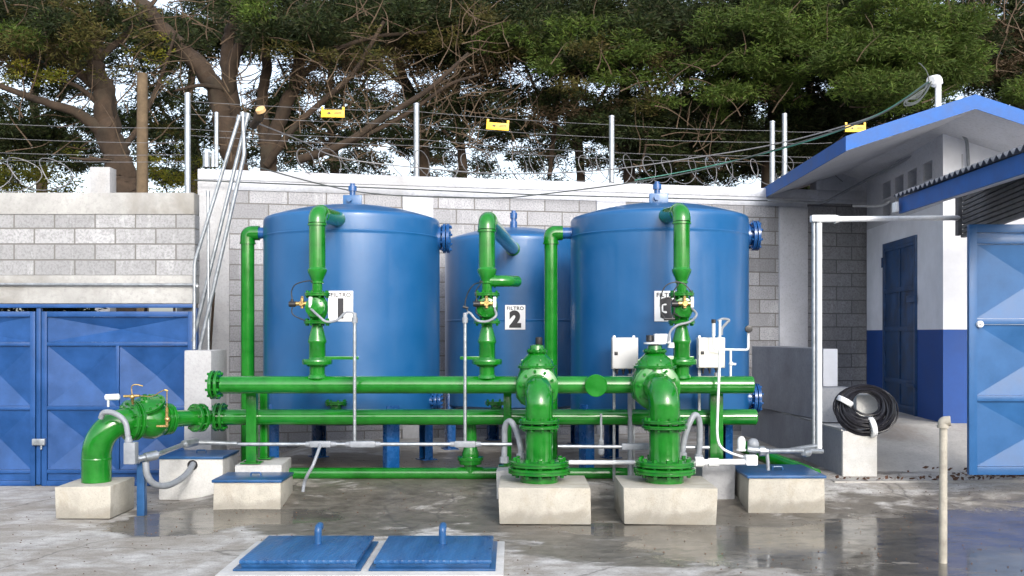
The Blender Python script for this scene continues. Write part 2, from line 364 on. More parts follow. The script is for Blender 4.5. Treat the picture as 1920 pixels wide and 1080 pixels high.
def pyr_panel(mb, x0, x1, z0, z1, y, h, cz=.5):
    cx_, cz_ = (x0 + x1) / 2, z0 + (z1 - z0) * cz
    mb.add([(x0, y, z0), (x1, y, z0), (x1, y, z1), (x0, y, z1), (cx_, y + h, cz_)], [(0, 1, 4), (1, 2, 4), (2, 3, 4), (3, 0, 4)])
def gate_leaf(name, label, x0, x1, rows, y, mat, group, cols_split, frame=.06, h=.085):
    z0 = rows[-1]; z1 = rows[0]
    t = thing(name, label, 'gate', ((x0 + x1) / 2, y, z0), group)
    fr = MB(); fw = frame
    fr.box(x0, x0 + fw, y - .025, y + .025, z0, z1, .004); fr.box(x1 - fw, x1, y - .025, y + .025, z0, z1, .004)
    for z in rows[:1] + rows[-1:]:
        zz = z - fw if z == z1 else z
        fr.box(x0 + fw, x1 - fw, y - .024, y + .024, zz, zz + fw, .004)
    for z in rows[1:-1]: fr.box(x0 + fw, x1 - fw, y - .023, y + .023, z - fw * .35, z + fw * .35, .004)
    pn = []
    for i in range(len(rows) - 1):
        a = rows[i + 1] + (fw if i == len(rows) - 2 else fw * .35); b = rows[i] - (fw if i == 0 else fw * .35)
        sp = cols_split[i]; xs = [x0 + fw] + list(sp) + [x1 - fw]
        for k in range(len(xs) - 1):
            p, q = xs[k], xs[k + 1]
            if k > 0: fr.box(p - fw * .3, p + fw * .3, y - .022, y + .022, a, b, .003); p += fw * .3
            if k < len(xs) - 2: q -= fw * .3
            pn.append((p + .002, q - .002, a + .002, b - .002))
    part('frame', fr, mat, t)
    for (p, q, a, b) in pn:
        m_ = MB(); pyr_panel(m_, p, q, a, b, y + .004, h if (b - a) > .12 else .004); part('panel', m_, mat, t, False)
    return t
rowsL = [zg(584), zg(645), zg(765), zg(884), zg(911)]
mid = xg(220)
gl = gate_leaf('gate_leaf', 'right leaf of the closed blue double gate, full width, with pressed pyramid panels', xg(78), xg(362), rowsL, GD + .02, 'gateblue', 'leaves of the blue double gate', [[], [mid], [mid], []])
hw = xg(362) - xg(78)
gl2 = gate_leaf('gate_leaf', 'left leaf of the closed blue double gate, cut off by the photo edge', xg(66) - hw, xg(66), rowsL, GD + .02, 'gateblue', 'leaves of the blue double gate', [[], [xg(66) - hw / 2], [xg(66) - hw / 2], []])
gf = thing('gate_surround', 'blue steel frame rail and centre stop around the double gate', 'gate frame', (-4.6, GD + .05, 0))
part('top_rail', MB().box(xl, xg(364), GD - .01, GD + .06, zg(577), zg(570), .004), 'gateblue', gf)
part('centre_post', MB().box(xg(68), xg(76), GD + .0, GD + .06, 0.02, zg(578), .004), 'gateblue', gf)
part('threshold', MB().box(xl, xg(364), GD + .09, GD + .15, 0, .1, .004), 'gateblue', gf)
part('side_post', MB().box(xg(363.5), xg(370), GD - .02, GD + .06, 0.01, zg(577.5), .004), 'gateblue', gf)
mb = MB(); mb.box(xg(64), xg(88), GD - .06, GD - .01, zg(834), zg(822), .006); mb.cyl((xg(80), GD - .035, zg(834)), (xg(80), GD - .035, zg(842)), .012)
solo('gate_bolt', mb, 'galv', 'small galvanised sliding bolt closing the blue double gate', 'bolt')
mb = MB(); mb.tube(bend([(xl, GD - .04, zg(532)), (xg(372), GD - .04, zg(534)), (xg(392), 11.15, ZY(536, 11.15))], .03), .014)
solo('wall_conduit', mb, 'galv', 'thin galvanised conduit running along the block wall above the blue gate', 'conduit')

# ---------------------------------------------------------------- tall back wall
BW_A = Vector((XP(430, 14.4), 14.4, 0)); BW_B = Vector((XP(1430, 16.2), 16.2, 0)); bdir = (BW_B - BW_A).normalized(); bnor = Vector((bdir.y, -bdir.x, 0))
BANG = math.atan2(bdir.y, bdir.x)
def wall_hit(px):  # distance along wall & depth for a picture column
    t = (px - CX) / F; s = (t * BW_A.y - BW_A.x) / (bdir.x - t * bdir.y); return s, BW_A.y + bdir.y * s
def bwmat(): return Matrix.Translation(BW_A) @ Matrix.Rotation(BANG, 4, 'Z')
BM_ = bwmat(); s0 = wall_hit(371)[0]; s1 = 12.0
bw = thing('perimeter_wall', 'tall grey concrete block wall behind the tanks with whitewashed top beams', 'wall', tuple(BW_A))
def wpart(name, s_a, s_b, d0, d1, z0, z1, m, bev=.008):
    o = mesh_obj(name, MB().box(s_a, s_b, d0, d1, z0, z1, bev), m, (0, 0, 0)); o.parent = bw; o.rotation_euler = (0, 0, BANG); return o
zt = 4.07
o = mesh_obj('block_courses', MB().box(s0 + .05, wall_hit(1490)[0], 0, .2, 0, 3.785), 'blockB', (-wall_hit(450)[0] * 0, 0, 3.605 - .2185 * 16), False)
o.location = (0, 0, 3.605 - .2185 * 16); o.rotation_euler = (0, 0, BANG); o.parent = bw
# right-hand darker bay (unwashed blocks), its own plane beyond the pilaster
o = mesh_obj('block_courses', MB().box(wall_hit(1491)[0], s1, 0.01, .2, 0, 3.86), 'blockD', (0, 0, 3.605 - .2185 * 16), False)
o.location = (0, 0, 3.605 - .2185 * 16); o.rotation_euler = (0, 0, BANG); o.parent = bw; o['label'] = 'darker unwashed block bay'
wpart('top_beam', s0, s1, -.03, .22, 3.925, zt, 'cwhite', .01)
wpart('lower_beam', wall_hit(430)[0], wall_hit(1513)[0], -.015, .21, 3.786, 3.924, 'cwhite', .006)
wpart('lower_beam', wall_hit(1513)[0] + .002, s1, -.012, .21, 3.862, 3.924, 'cwhite', .004)
wpart('raised_top', wall_hit(1530)[0], s1, -.02, .2, zt + .001, 4.42, 'cwhite', .006)
for a, b, m in ((371, 430, 'cmid'), (755, 812, 'cwhite'), (1118, 1172, 'cwhite'), (1460, 1513, 'cpil')):
    wpart('pilaster', wall_hit(a)[0], wall_hit(b)[0], -.035 if a != 755 else -.02, .2, 0, 3.784 if a > 400 else 3.92, m, .006)

# posts, wires and coiled razor wire on the wall
def wp(px, py, off=.09):
    s, D = wall_hit(px); D += off; return P(px, py, D)
def post(px, y0, y1, label, r=.042):
    a = wp(px, y1); b = wp(px, y0); mb = MB(); mb.cyl((b.x, b.y, a.z), b, r); mb.lathe(b, (0, 0, 1), [(0, r * 1.15), (.02, r * 1.1), (.035, r * .4)], 16)
    solo('fence_post', mb, 'galv', label, 'post', 'galvanised posts along the wall top')
mbp = MB(); D0 = GD + .1; a = P(352, 366, D0); b = P(352, 178, D0); mbp.cyl(a, b, .034); mbp.lathe(b, (0, 0, 1), [(0, .038), (.02, .036), (.03, .01)], 16)
solo('fence_post', mbp, 'galv', 'tall galvanised post at the right end of the lower gate wall', 'post', 'galvanised posts along the wall top')
post(387, 288, 313, 'short thick galvanised stub, leftmost on the tall wall corner', .05)
post(399, 290, 313, 'short thin galvanised stub between two other posts on the tall wall corner', .03)
post(406, 214, 313, 'tall thin galvanised post beside two stubs on the tall wall corner', .03)
post(781, 197, 333, 'galvanised post standing on the wall between filter tanks 1 and 2')
post(1147, 220, 347, 'galvanised post standing on the wall left of filter tank 3 top pipe')
post(1448, 230, 352, 'shorter galvanised post beside the low tip of the blue roof edge')
mbk = MB(); a = wp(1471, 335); mbk.box(a.x - .11, a.x + .11, a.y - .1, a.y + .1, zt + .001, a.z + .02, .01, None, .006)
solo('capping_block', mbk, 'cpale', 'small concrete block on the wall top beside the blue roof edge', 'block')
b = wp(1471, 213); mb = MB(); mb.cyl((a.x, a.y, a.z + .021), (a.x, a.y, b.z), .042)
solo('fence_post', mb, 'galv', 'galvanised post standing on a small concrete block by the roof edge', 'post', 'galvanised posts along the wall top')
def strand(pts, r=.0036, m='wire', sag=.02, name='fence_wire', label='', cat='wire', group='straight wires above the wall'):
    mb = MB(); out = []
    for i in range(len(pts) - 1):
        for k in range(10):
            t = k / 10; q = pts[i].lerp(pts[i + 1], t); q.z -= sag * 4 * t * (1 - t); out.append(q)
    out.append(pts[-1]); mb.tube(out, r, 5); solo(name, mb, m, label, cat, group)
lab = ['topmost straight fence wire strung above the tall wall', 'second straight fence wire from the top above the tall wall', 'third straight fence wire from the top above the tall wall', 'lowest straight fence wire just over the razor coils']
for i, dy in enumerate((0, 24, 52, 64)):
    ys = [190, 207 , 232, 245, 246]
    strand([wp(354, ys[0] + dy), wp(781, ys[1] + dy + 2), wp(1147, ys[2] + dy + 2), wp(1448, ys[3] + dy * .9), wp(1560, ys[4] + dy * .9)], label=lab[i])
lab = ['topmost fence wire above the low gate wall at left', 'second fence wire above the low gate wall at left', 'third fence wire above the low gate wall at left', 'lowest fence wire above the low gate wall at left']
for i, (y0, y1) in enumerate(((229, 240), (256, 268), (284, 290), (297, 303))):
    strand([P(-60, y0, D0), P(352, y1, D0)], .0032, label=lab[i], group='straight wires above the gate wall')
def helix(p0, p1, r, turns, tilt, rw, label, wob=.15):
    mb = MB(); pts = []; n = int(turns * 22); ax = (p1 - p0)
    ph = 0
    for i in range(n + 1):
        t = i / n; a = 2 * math.pi * turns * t; rr = r * (1 + wob * .5 * math.sin(t * 31) )
        c = p0 + ax * t; shift = .19 * math.cos(a + .25) + .05 * math.sin(t * 47)
        pts.append(c + ax.normalized() * shift + Vector((0, math.cos(a) * rr * .8, math.sin(a) * rr)))
    mb.tube(pts, rw, 5); 
    for i in range(0, n, 3):   # barbs
        q = pts[i]; d = (pts[min(i + 1, n)] - pts[max(i - 1, 0)]).normalized(); u = d.orthogonal().normalized() * .022
        mb.add([q - u, q + d * .008, q + u, q - d * .008], [(0, 1, 2, 3)])
    solo('razor_wire_coil', mb, 'wire', label, 'razor wire', 'coils of razor wire on the wall tops')
helix(wp(560, 307), wp(1440, 322), .215, 21, 0, .0065, 'long coil of razor wire along the tall wall top behind the tanks')
helix(wp(1470, 318), wp(1600, 322), .215, 3.2, 0, .0065, 'short coil of razor wire at the right by the blue roof edge')
helix(P(-80, 328, D0), P(120, 328, D0), .19, 3.6, 0, .006, 'razor wire coil on the low gate wall at far left')
def warnsign(px, py, tilt, label):
    c = wp(px, py, .06); t = thing('warning_sign', label, 'sign', tuple(c), 'small yellow signs hung on the fence wire')
    w_, h_ = .17, .055; mb = MB(); Mx = Matrix.Translation(c) @ Matrix.Rotation(tilt, 4, 'Y')
    mb.box(-w_, w_, -.004, .004, -h_, h_, .002, Mx); mb.box(-w_, -w_ + .035, -.004, .004, h_ + .001, h_ + .045, .002, Mx); mb.box(w_ - .035, w_, -.004, .004, h_ + .001, h_ + .045, .002, Mx)
    part('sign_plate', mb, 'yellow', t)
    mk = MB()
    zz = [(-.10, .0), (-.04, .028), (-.045, .008), (.0, .018), (-.07, -.025), (-.055, -.005)]
    mk.add([Mx @ Vector((x, -.0065, z)) for x, z in zz], [tuple(range(6))])
    for k, zz_ in enumerate((.016, -.004)):
        mk.box(.02, .13, -.0068, -.0055, zz_, zz_ + .009, 0, Mx)
    part('marking', mk, 'ink', t, False)
warnsign(624, 213, .02, 'yellow warning sign on the fence wire, leftmost, above filter tank 1')
warnsign(933, 237, .07, 'yellow warning sign hanging on the fence wire above the middle tank')
warnsign(1604, 241, .0, 'yellow warning sign on the wire just above the blue roof edge')

# ---------------------------------------------------------------- leaning conduit poles + concrete pillar at left
pd = 11.25
pl = thing('concrete_pillar', 'rough square concrete pillar in front of the right end of the blue gate', 'pillar', (XP(370, pd), pd + .3, 0))
part('shaft', MB().box(XP(345, pd), XP(396, pd), pd, pd + .62, 0, ZY(657, pd), .015, None, .004), 'cmid', pl)
def pole(name, pts, r, label, m='galv', group=None, bendr=.05, cat='conduit'):
    mb = MB(); pp = bend(pts, bendr, 6); mb.tube(pp, r, 12)
    for q in pts[1:-1]: pass
    a, b = Vector(pts[0]), Vector(pts[-1])
    mb.lathe(b, (b - Vector(pts[-2])), [(-.05, r * 1.35), (.01, r * 1.35), (.012, r * .9)], 12)
    return solo(name, mb, m, label, cat, group)
g = 'galvanised conduits rising beside the concrete pillar'
pole('steel_conduit', [P(374, 656, 11.5), P(458, 290, 11.4), P(455, 212, 11.4)], .022, 'thickest galvanised conduit leaning from the concrete pillar up past the wall corner', group=g)
pole('steel_conduit', [P(364, 655, 11.4), P(365, 492, 11.4), P(449, 218, 11.35)], .020, 'cranked galvanised conduit, upright then leaning right, over the pillar left edge', group=g)
pole('steel_conduit', [P(362, 640, 11.6), P(394, 505, 11.55), P(465, 214, 11.5)], .022, 'galvanised conduit leaning behind the thickest one, lowest end at the blue gate', group=g)
pole('steel_conduit', [P(391, 656, 11.5), P(390, 360, 11.5)], .016, 'thin upright galvanised conduit on the face of the wall corner', group=g)
mb = MB(); mb.tube([P(376, 468, 11.55), P(388, 356, 14.0)], .006, 6)
mb = MB(); mb.tube(catm([P(474, 236, 13.2), P(484, 222, 13.0), P(488, 206, 12.9)]), .055, 10, [.05] * 8 + [.065] * 9)
br_ = thing('cut_branch', 'sawn branch stub lying against the top of the leaning conduits', 'branch', tuple(P(480, 236, 13.2)))
part('wood', mb, 'bark', br_); q = P(488, 205, 12.88); part('sawn_end', MB().lathe(q, Vector((-.2, -.7, .7)), [(-.03, .066), (.012, .062)], 16), 'cut', br_)

# ---------------------------------------------------------------- tanks
def tank(name, label, px, D, Rr, z_rim, welds, z_bot, z_floor, leg_ang, lug=True):
    X = XP(px, D); t = thing(name, label, 'tank', (X, D, z_floor), 'blue steel filter tanks')
    prof = []
    for k in range(7): # bottom dish
        a = k / 6; prof.append((z_bot - .10 * math.cos(a * math.pi / 2), max(.001, Rr * math.sin(a * math.pi / 2))))
    for wz in sorted(welds): prof += [(wz - .03, Rr), (wz - .010, Rr), (wz - .004, Rr + .004), (wz + .004, Rr + .004), (wz + .010, Rr - .0005), (wz + .03, Rr)]
    kr = .05; prof += [(z_rim - kr - .03, Rr), (z_rim - kr, Rr)]
    for k in range(1, 6): a = k / 5 * math.pi / 2 * .8; prof.append((z_rim - kr + kr * math.sin(a), Rr - kr * (1 - math.cos(a))))
    zs, rs = prof[-1]; dh = .165
    for k in range(1, 15): a = k / 14; prof.append((zs + dh * (1 - (1 - a) ** 2) , max(.001, rs * (1 - a))))
    part('shell', MB().lathe((X, D, 0), (0, 0, 1), prof, 96, False), 'blue', t)
    for k in range(4):
        a = R(leg_ang + 90 * k); lx, ly = X + math.sin(a) * (Rr * .97), D - math.cos(a) * (Rr * .97)
        mb = MB(); Mx = Matrix.Translation((lx, ly, 0)) @ Matrix.Rotation(a, 4, 'Z')
        mb.box(-.075, .075, -.05, -.038, z_floor + .012, z_bot + .16, .003, Mx); mb.box(-.075, -.063, -.037, .06, z_floor + .012, z_bot + .16, .003, Mx); mb.box(.063, .075, -.037, .06, z_floor + .012, z_bot + .16, .003, Mx)
        mb.box(-.1, .1, -.1, .1, z_floor, z_floor + .0115, .003, Mx); part('leg', mb, 'bluefit', t)
    ztop = zs + dh
    if lug:
        mb = MB(); mb.box(X - .13 + .02, X + .11, D - .02, D + .02, ztop - .04, ztop + .125, .01); mb.lathe((X - .03, D - .04, ztop + .07), (0, -1, 0), [(0, .03), (.03, .03)], 14); part('lifting_lug', mb, 'blue', t)
        mb = MB(); mb.lathe((X - .03 + .02, D + .06, ztop - .02), (0, 0, 1), [(0, .035), (.20, .035), (.2, .05), (.26, .05), (.26, .03), (.29, .03)], 16); part('vent_pipe', mb, 'bluefit', t)
    return t, X, ztop
def side_nozzle(t, X, D, Rr, z, sgn, r, L, fr, blind=True):
    mb = MB(); x0 = X + sgn * (Rr - .05); mb.lathe((x0, D, z), (sgn, 0, 0), [(0, r * 1.25), (.07, r * 1.25), (.08, r), (.05 + L, r)], 28)
    mb.flange((x0 + sgn * (.05 + L), D, z), (sgn, 0, 0), fr, .035, 8, .014, proud=.02)
    if blind: mb.flange((x0 + sgn * (.05 + L + .045), D, z), (sgn, 0, 0), fr, .035, 8, .014, proud=.022)
    return part('manhole_nozzle', mb, 'bluefit', t)
D1, D2, D3 = 11.9, 13.9, 11.75
RR1 = 1.02; RR2 = .955
t1, X1, zt1 = tank('filter_tank', 'blue steel filter tank numbered 1, leftmost, behind the green headers', 661, D1, RR1, 3.085, [2.86], .80, .2, 34)
t2, X2, zt2 = tank('filter_tank', 'blue steel filter tank numbered 2, standing back between the other two', 965, D2, RR2, 3.03, [1.92], .80, .2, 20, False)
t3, X3, zt3 = tank('filter_tank', 'blue steel filter tank numbered 3, rightmost, next to the grey block wall', 1235, D3, RR1, 3.085, [2.86], .80, .2, 28)
side_nozzle(t1, X1, D1, RR1, ZY(447, D1), 1, .11, .06, .175); side_nozzle(t3, X3, D3, RR1, ZY(442, D3), 1, .11, .07, .175)
side_nozzle(t1, X1, D1 - .35, RR1 * .93, ZY(748, D1), 1, .05, .05, .09)
side_nozzle(t3, X3, D3 - .2, RR1 * .97, ZY(744, D3), 1, .09, .06, .165)
mb = MB(); c = P(963, 432, D2); mb.lathe((c.x, c.y, zt2 - .05), (0, 0, 1), [(0, .05), (.14, .05), (.14, .035), (.18, .035), (.18, .05), (.26, .05), (.26, .03), (.29, .03)], 18); part('vent_pipe', mb, 'bluefit', t2)
mb = MB(); mb.cyl(P(982, 442, D2), P(998, 432, D2), .012); mb.ball(P(998, 432, D2), .03); part('vent_cock', mb, 'bluefit', t2)

# signs with lettering on tanks
def text_mb(txt, size, bold):
    cu = bpy.data.curves.new('t', 'FONT'); cu.body = txt; cu.size = size; cu.offset = bold; cu.extrude = .0015; cu.align_x = 'CENTER'; cu.align_y = 'CENTER'; cu.resolution_u = 6; cu.space_character = 1.12
    ob = bpy.data.objects.new('t', cu); C.objects.link(ob); bpy.context.view_layer.update()
    me = bpy.data.meshes.new_from_object(ob.evaluated_get(bpy.context.evaluated_depsgraph_get()))
    v = [p.co.copy() for p in me.vertices]; f = [tuple(p.vertices) for p in me.polygons]
    bpy.data.objects.remove(ob); bpy.data.curves.remove(cu); bpy.data.meshes.remove(me); return v, f
def tank_sign(num, px, py, X, D, Rr, wpx, hpx, label):
    tx = (px - CX) / F; A = tx * tx + 1; Bq = -2 * (tx * X + D); Cq = X * X + D * D - Rr * Rr
    y = (-Bq - math.sqrt(Bq * Bq - 4 * A * Cq)) / (2 * A); p = Vector((tx * y, y, ZY(py, y))); n = Vector((p.x - X, p.y - D, 0)).normalized()
    w_ = wpx / F * y / 2; h_ = hpx / F * y / 2; ang = math.atan2(n.x, -n.y)
    Mx = Matrix.Translation(p + n * .008) @ Matrix.Rotation(ang, 4, 'Z')
    t = thing('tank_sign', label, 'sign', tuple(p), 'white number signs on the tanks')
    part('sign_plate', MB().box(-w_, w_, -.004, .006, -h_, h_, .001, Mx), 'plate', t)
    T = Mx @ Matrix.Translation((0, -.0065, h_ * .72)) @ Matrix.Rotation(R(90), 4, 'X')
    v, f = text_mb('FILTRO', .062, .0016); part('lettering', MB().add([T @ q for q in v], f), 'ink', t, False)
    T = Mx @ Matrix.Translation((0, -.0065, -h_ * .22)) @ Matrix.Rotation(R(90), 4, 'X')
    v, f = text_mb(num, .27, .018); part('number', MB().add([T @ q for q in v], f), 'ink', t, False)
tank_sign('1', 639, 574, X1, D1, RR1, 46, 57, 'white sign reading FILTRO 1 on the left tank')
tank_sign('2', 966, 595, X2, D2, RR2, 38, 46, 'white sign reading FILTRO 2 on the rear middle tank')
tank_sign('3', 1250, 574, X3, D3, RR1, 46, 57, 'white sign reading FILTRO 3 on the right tank, half hidden by the valve')

# ---------------------------------------------------------------- headers
HD = 10.2
z1h = ZY(721.5, HD); r1h = 16.5 / F * HD; HD2 = 10.68; z2h = ZY(782, HD2); r2h = 15 / F * HD2
h1 = thing('header_pipe', 'upper long horizontal green header pipe, flanged at its left end', 'pipe', (0, HD, z1h), 'long green header pipes')
mb = MB(); mb.lathe((XP(415, HD), HD, z1h), (1, 0, 0), [(0, r1h), (XP(1412, HD) - XP(415, HD) - .01, r1h), (XP(1412, HD) - XP(415, HD), r1h * .9)], 40); part('pipe', mb, 'green', h1)
mb = MB(); mb.flange((XP(409, HD), HD, z1h), (1, 0, 0), .145, .03, 8, .014, proud=.022); part('flange', mb, 'green', h1)
mb = MB(); mb.flange((XP(399, HD), HD, z1h), (1, 0, 0), .145, .035, 8, .014, proud=.026); mb.lathe((XP(399, HD) - .02, HD, z1h), (-1, 0, 0), [(0, .08), (.015, .07)], 24); part('blind_flange', mb, 'green', h1)
mb = MB(); mb.lathe((XP(1115, HD), HD - r1h * .8, z1h), (0, -1, 0), [(0, .112), (.10, .112), (.105, .106)], 36); part('capped_branch', mb, 'green', h1)
h2 = thing('header_pipe', 'lower long horizontal green header pipe under the upper one', 'pipe', (0, HD2, z2h), 'long green header pipes')
mb = MB(); mb.lathe((XP(402, HD2), HD2, z2h), (1, 0, 0), [(0, r2h), (XP(1418, HD2) - XP(402, HD2) - .01, r2h), (XP(1418, HD2) - XP(402, HD2), r2h * .9)], 40); part('pipe', mb, 'green', h2)
mb = MB(); mb.flange((XP(418, HD2), HD2, z2h), (1, 0, 0), .15, .03, 8, .014, proud=.022); mb.flange((XP(407, HD2), HD2, z2h), (1, 0, 0), .15, .035, 8, .014, proud=.02); part('flange', mb, 'green', h2)
for px, yo in ((625, .0), (930, .0)):
    mb = MB(); mb.flange((XP(px, HD2), HD2 + .16, z2h + .14), (0, 0, 1), .12, .04, 8, .012); mb.cyl((XP(px, HD2), HD2 + .16, z2h), (XP(px, HD2), HD2 + .16, z2h + .13), .06); mb.cyl((XP(px, HD2), HD2, z2h), (XP(px, HD2), HD2 + .17, z2h), .06); part('tank_branch', mb, 'green', h2)

# risers with control valves
def riser(px, label, nozzle, handle, ytop=400, cap=False):
    X = XP(px, HD); t = thing('valve_riser', label, 'pipe', (X, HD, z1h + r1h), 'green risers with control valves')
    Z = lambda y: ZY(y, HD); r = .083
    zt_ = Z(ytop); n = Vector(nozzle)
    hor = Vector((n.x - X, n.y - HD, n.z - zt_)); hd = hor.normalized()
    pts = [Vector((X, HD, Z(505)))] + [Vector((X, HD, zt_ - .10))]
    b0 = Vector((X, HD, zt_))
    for k in range(1, 9):
        a = k / 8; p0 = Vector((X, HD, zt_ - .10)); p1 = b0 + hd * .10; pts.append(p0 * (1 - a) ** 2 + b0 * 2 * a * (1 - a) + p1 * a * a)
    mb = MB(); mb.tube(pts[:2], r, 32)
    part('upper_pipe', mb, 'green', t)
    mb = MB(); mb.tube(pts[1:], r * 1.09, 32); mb.lathe((X, HD, zt_ - .105), (0, 0, -1), [(0, r * 1.09), (.0, r * 1.16), (.02, r * 1.16), (.025, r)], 32)
    mb.lathe(pts[-1], hd, [(0, r * 1.15), (.022, r * 1.15), (.025, r * .98)], 32); part('elbow', mb, 'green', t)
    mb = MB(); mb.tube([pts[-1], n], r * .98, 32); mb.lathe(n - hd * .06, hd, [(0, r * 1.05), (.012, r * 1.12), (.05, r * 1.12), (.06, r)], 32); part('tank_inlet', mb, 'green', t)
    # reducer and neck
    o = (X, HD, 0)
    mb = MB(); mb.lathe(o, (0, 0, 1), [(Z(552), .05), (Z(532), .052), (Z(531), .066), (Z(528), .066), (Z(527), .056), (Z(519), .074), (Z(511), .094), (Z(507), .098), (Z(505.5), .098), (Z(504), .09), (Z(502), .083)][::1], 32); part('upper_reducer', mb, 'green', t)
    # valve body
    mb = MB(); mb.flange((X, HD, Z(552)), (0, 0, 1), .128, .036, 8, .012, proud=.02); mb.flange((X, HD, Z(604)), (0, 0, 1), .135, .034, 8, .012, proud=.02)
    mb.lathe(o, (0, 0, 1), [(Z(603), .06), (Z(598), .07), (Z(592), .095), (Z(585), .106), (Z(575), .11), (Z(566), .104), (Z(559), .075), (Z(553), .06)], 32)
    mb.lathe((X, HD - .06, Z(577)), (0, -1, 0), [(0, .085), (.06, .085), (.06, .097), (.075, .097), (.08, .06), (.10, .035)], 24)
    for k in range(8):
        a = 2 * math.pi * k / 8; mb.lathe((X + math.cos(a) * .085, HD - .12, Z(577) + math.sin(a) * .085), (0, -1, 0), [(0, .009), (.026, .009)], 6)
    vb = part('valve_body', mb, 'green', t)
    mb = MB(); mb.lathe(o, (0, 0, 1), [(Z(672), .083), (Z(645), .083), (Z(643), .09), (Z(640), .095), (Z(637), .09), (Z(622), .07), (Z(614), .058), (Z(608), .05), (Z(603), .05)], 32); part('lower_reducer', mb, 'green', t)
    mb = MB(); mb.lathe(o, (0, 0, 1), [(Z(706), .078), (Z(688), .078), (Z(687), .10), (Z(684), .115), (Z(683), .148), (Z(679), .152), (Z(675), .152), (Z(673), .145), (Z(672.5), .09), (Z(670), .084)], 36)
    mb.lathe(o, (0, 0, 1), [(Z(709), .1), (Z(704), .088), (Z(702), .08)], 32)
    if handle: mb.box(min(X, X + handle), max(X, X + handle), HD - .03, HD - .02, Z(674), Z(668), .002)
    part('butterfly_valve', mb, 'green', t)
    return t, X, Z, vb
g1 = riser(595, 'green riser with control valve and brass pilot in front of tank 1', P(638, 412, 10.97), .42)
g2 = riser(913, 'green riser with side stub pipe rising to the rear middle tank 2', P(962, 467, 12.98), -.27, 412)
g3 = riser(1278, 'green riser with brass pilot in front of tank 3', P(1245, 406, 10.83), .12, 397)
t, X, Z, vb = g2
mb = MB(); mb.tube(bend([(X + .03, HD, Z(527)), (X + .2, HD, Z(527)), (X + .30, HD + .18, Z(526))], .08), .058, 24); mb.lathe((X + .07, HD, Z(527)), (1, 0, 0), [(0, .067), (.02, .067)], 24); part('side_stub', mb, 'green', t)
def pilot(gx, side, front=False):
    t, X, Z, vb = gx; s = side
    mb = MB(); c = Vector((X + s * (.13 if not front else 0), HD - .11 - (.07 if front else 0), Z(570)))
    mb.cyl(c + Vector((-.06, 0, 0)), c + Vector((.06, 0, 0)), .022, seg=12); mb.cyl(c + Vector((0, 0, -.045)), c + Vector((0, 0, .05)), .018, seg=12); mb.ball(c, .032)
    mb.lathe(c + Vector((0, -.02, 0)), (0, -1, 0), [(0, .026), (.03, .026)], 6); mb.lathe(c + Vector((0, 0, .05)), (0, 0, 1), [(0, .014), (.025, .014)], 6)
    part('brass_pilot', mb, 'brass', t)
    mb = MB(); d = c + Vector((s * .10, 0, -.005)); mb.cyl(d + Vector((-.03, 0, 0)), d + Vector((.035, 0, 0)), .028, seg=14); mb.cyl(d, d + Vector((0, 0, .05)), .014)
    part('solenoid', mb, 'black', t)
    mb = MB(); mb.tube(catm([d + Vector((0, 0, .05)), d + Vector((s * .005, 0, .13)), d + Vector((-s * .04, 0, .20)), Vector((X + s * .07, HD - .06, Z(527))), Vector((X + s * .03, HD - .05, Z(530)))], 8), .006, 8)
    mb.tube(catm([d + Vector((0, 0, -.03)), d + Vector((s * .0, 0, -.09)), d + Vector((-s * .05, 0, -.13)), Vector((X + s * .07, HD - .06, Z(604)))], 8), .006, 8)
    part('control_tubing', mb, 'black', t)
    mb = MB(); e = Vector((X - s * .0 + (.08 if front else -.04), HD - .14, Z(566))); mb.box(e.x - .016, e.x + .016, e.y - .02, e.y + .02, e.z - .06, e.z + .045, .006); part('position_switch', mb, 'pvc', t)
    return e
e1 = pilot(g1, -1); e2 = pilot(g2, -1, True); e3 = pilot(g3, -1, True)
def hose(name, pts, r, m, label, cat='hose', group=None, n=8, ends=0):
    mb = MB(); cp = catm(pts, n); mb.tube(cp, r, 12)
    if ends:
        for a, b in ((cp[0], cp[1]), (cp[-1], cp[-2])): mb.lathe(a, (b - a), [(-.01, r * 1.5), (.05, r * 1.5), (.055, r * 1.05)], 8)
    return solo(name, mb, m, label, cat, group)
# upright conduits carrying cables to valves
CD = 9.95
def upright(px, ya, yb, label, hp):
    a = P(px, ya, CD); b = P(px, yb, CD); t = thing('cable_conduit', label, 'conduit', tuple(b), 'thin upright conduits to the valves')
    mb = MB(); mb.cyl(b, a, .0165, seg=14); part('conduit', mb, 'galv', t)
    mb = MB(); mb.lathe(a - Vector((0, 0, .05)), (0, 0, 1), [(0, .02), (.0, .028), (.05, .03), (.055, .022), (.09, .02), (.1, .014)], 12); part('gland', mb, 'grey', t)
    mb = MB(); mb.tube(catm(hp, 8), .012, 10); part('flexible_hose', mb, 'grey', t)
upright(665, 596, 836, 'upright conduit with looped flexible hose right of the number 1 riser', [e1 + Vector((0, 0, -.07)), P(597, 592, CD), P(612, 603, CD), P(632, 600, CD), P(648, 586, CD), P(661, 586, CD), P(665, 593, CD)])
upright(872, 596, 836, 'upright conduit left of the number 2 riser', [e2 + Vector((0, 0, -.07)), P(930, 592, CD), P(915, 602, CD), P(895, 601, CD), P(880, 586, CD), P(872, 592, CD)])
mb = MB(); mb.tube(catm([P(880, 588, CD), P(872, 572, CD), P(877, 550, CD), P(888, 534, CD), P(900, 530, 10.1)], 8), .006, 8); mb.cyl(P(868, 575, CD), P(878, 578, CD), .014)
solo('control_cable', mb, 'black', 'thin black cable arching to the number 2 riser', 'cable')
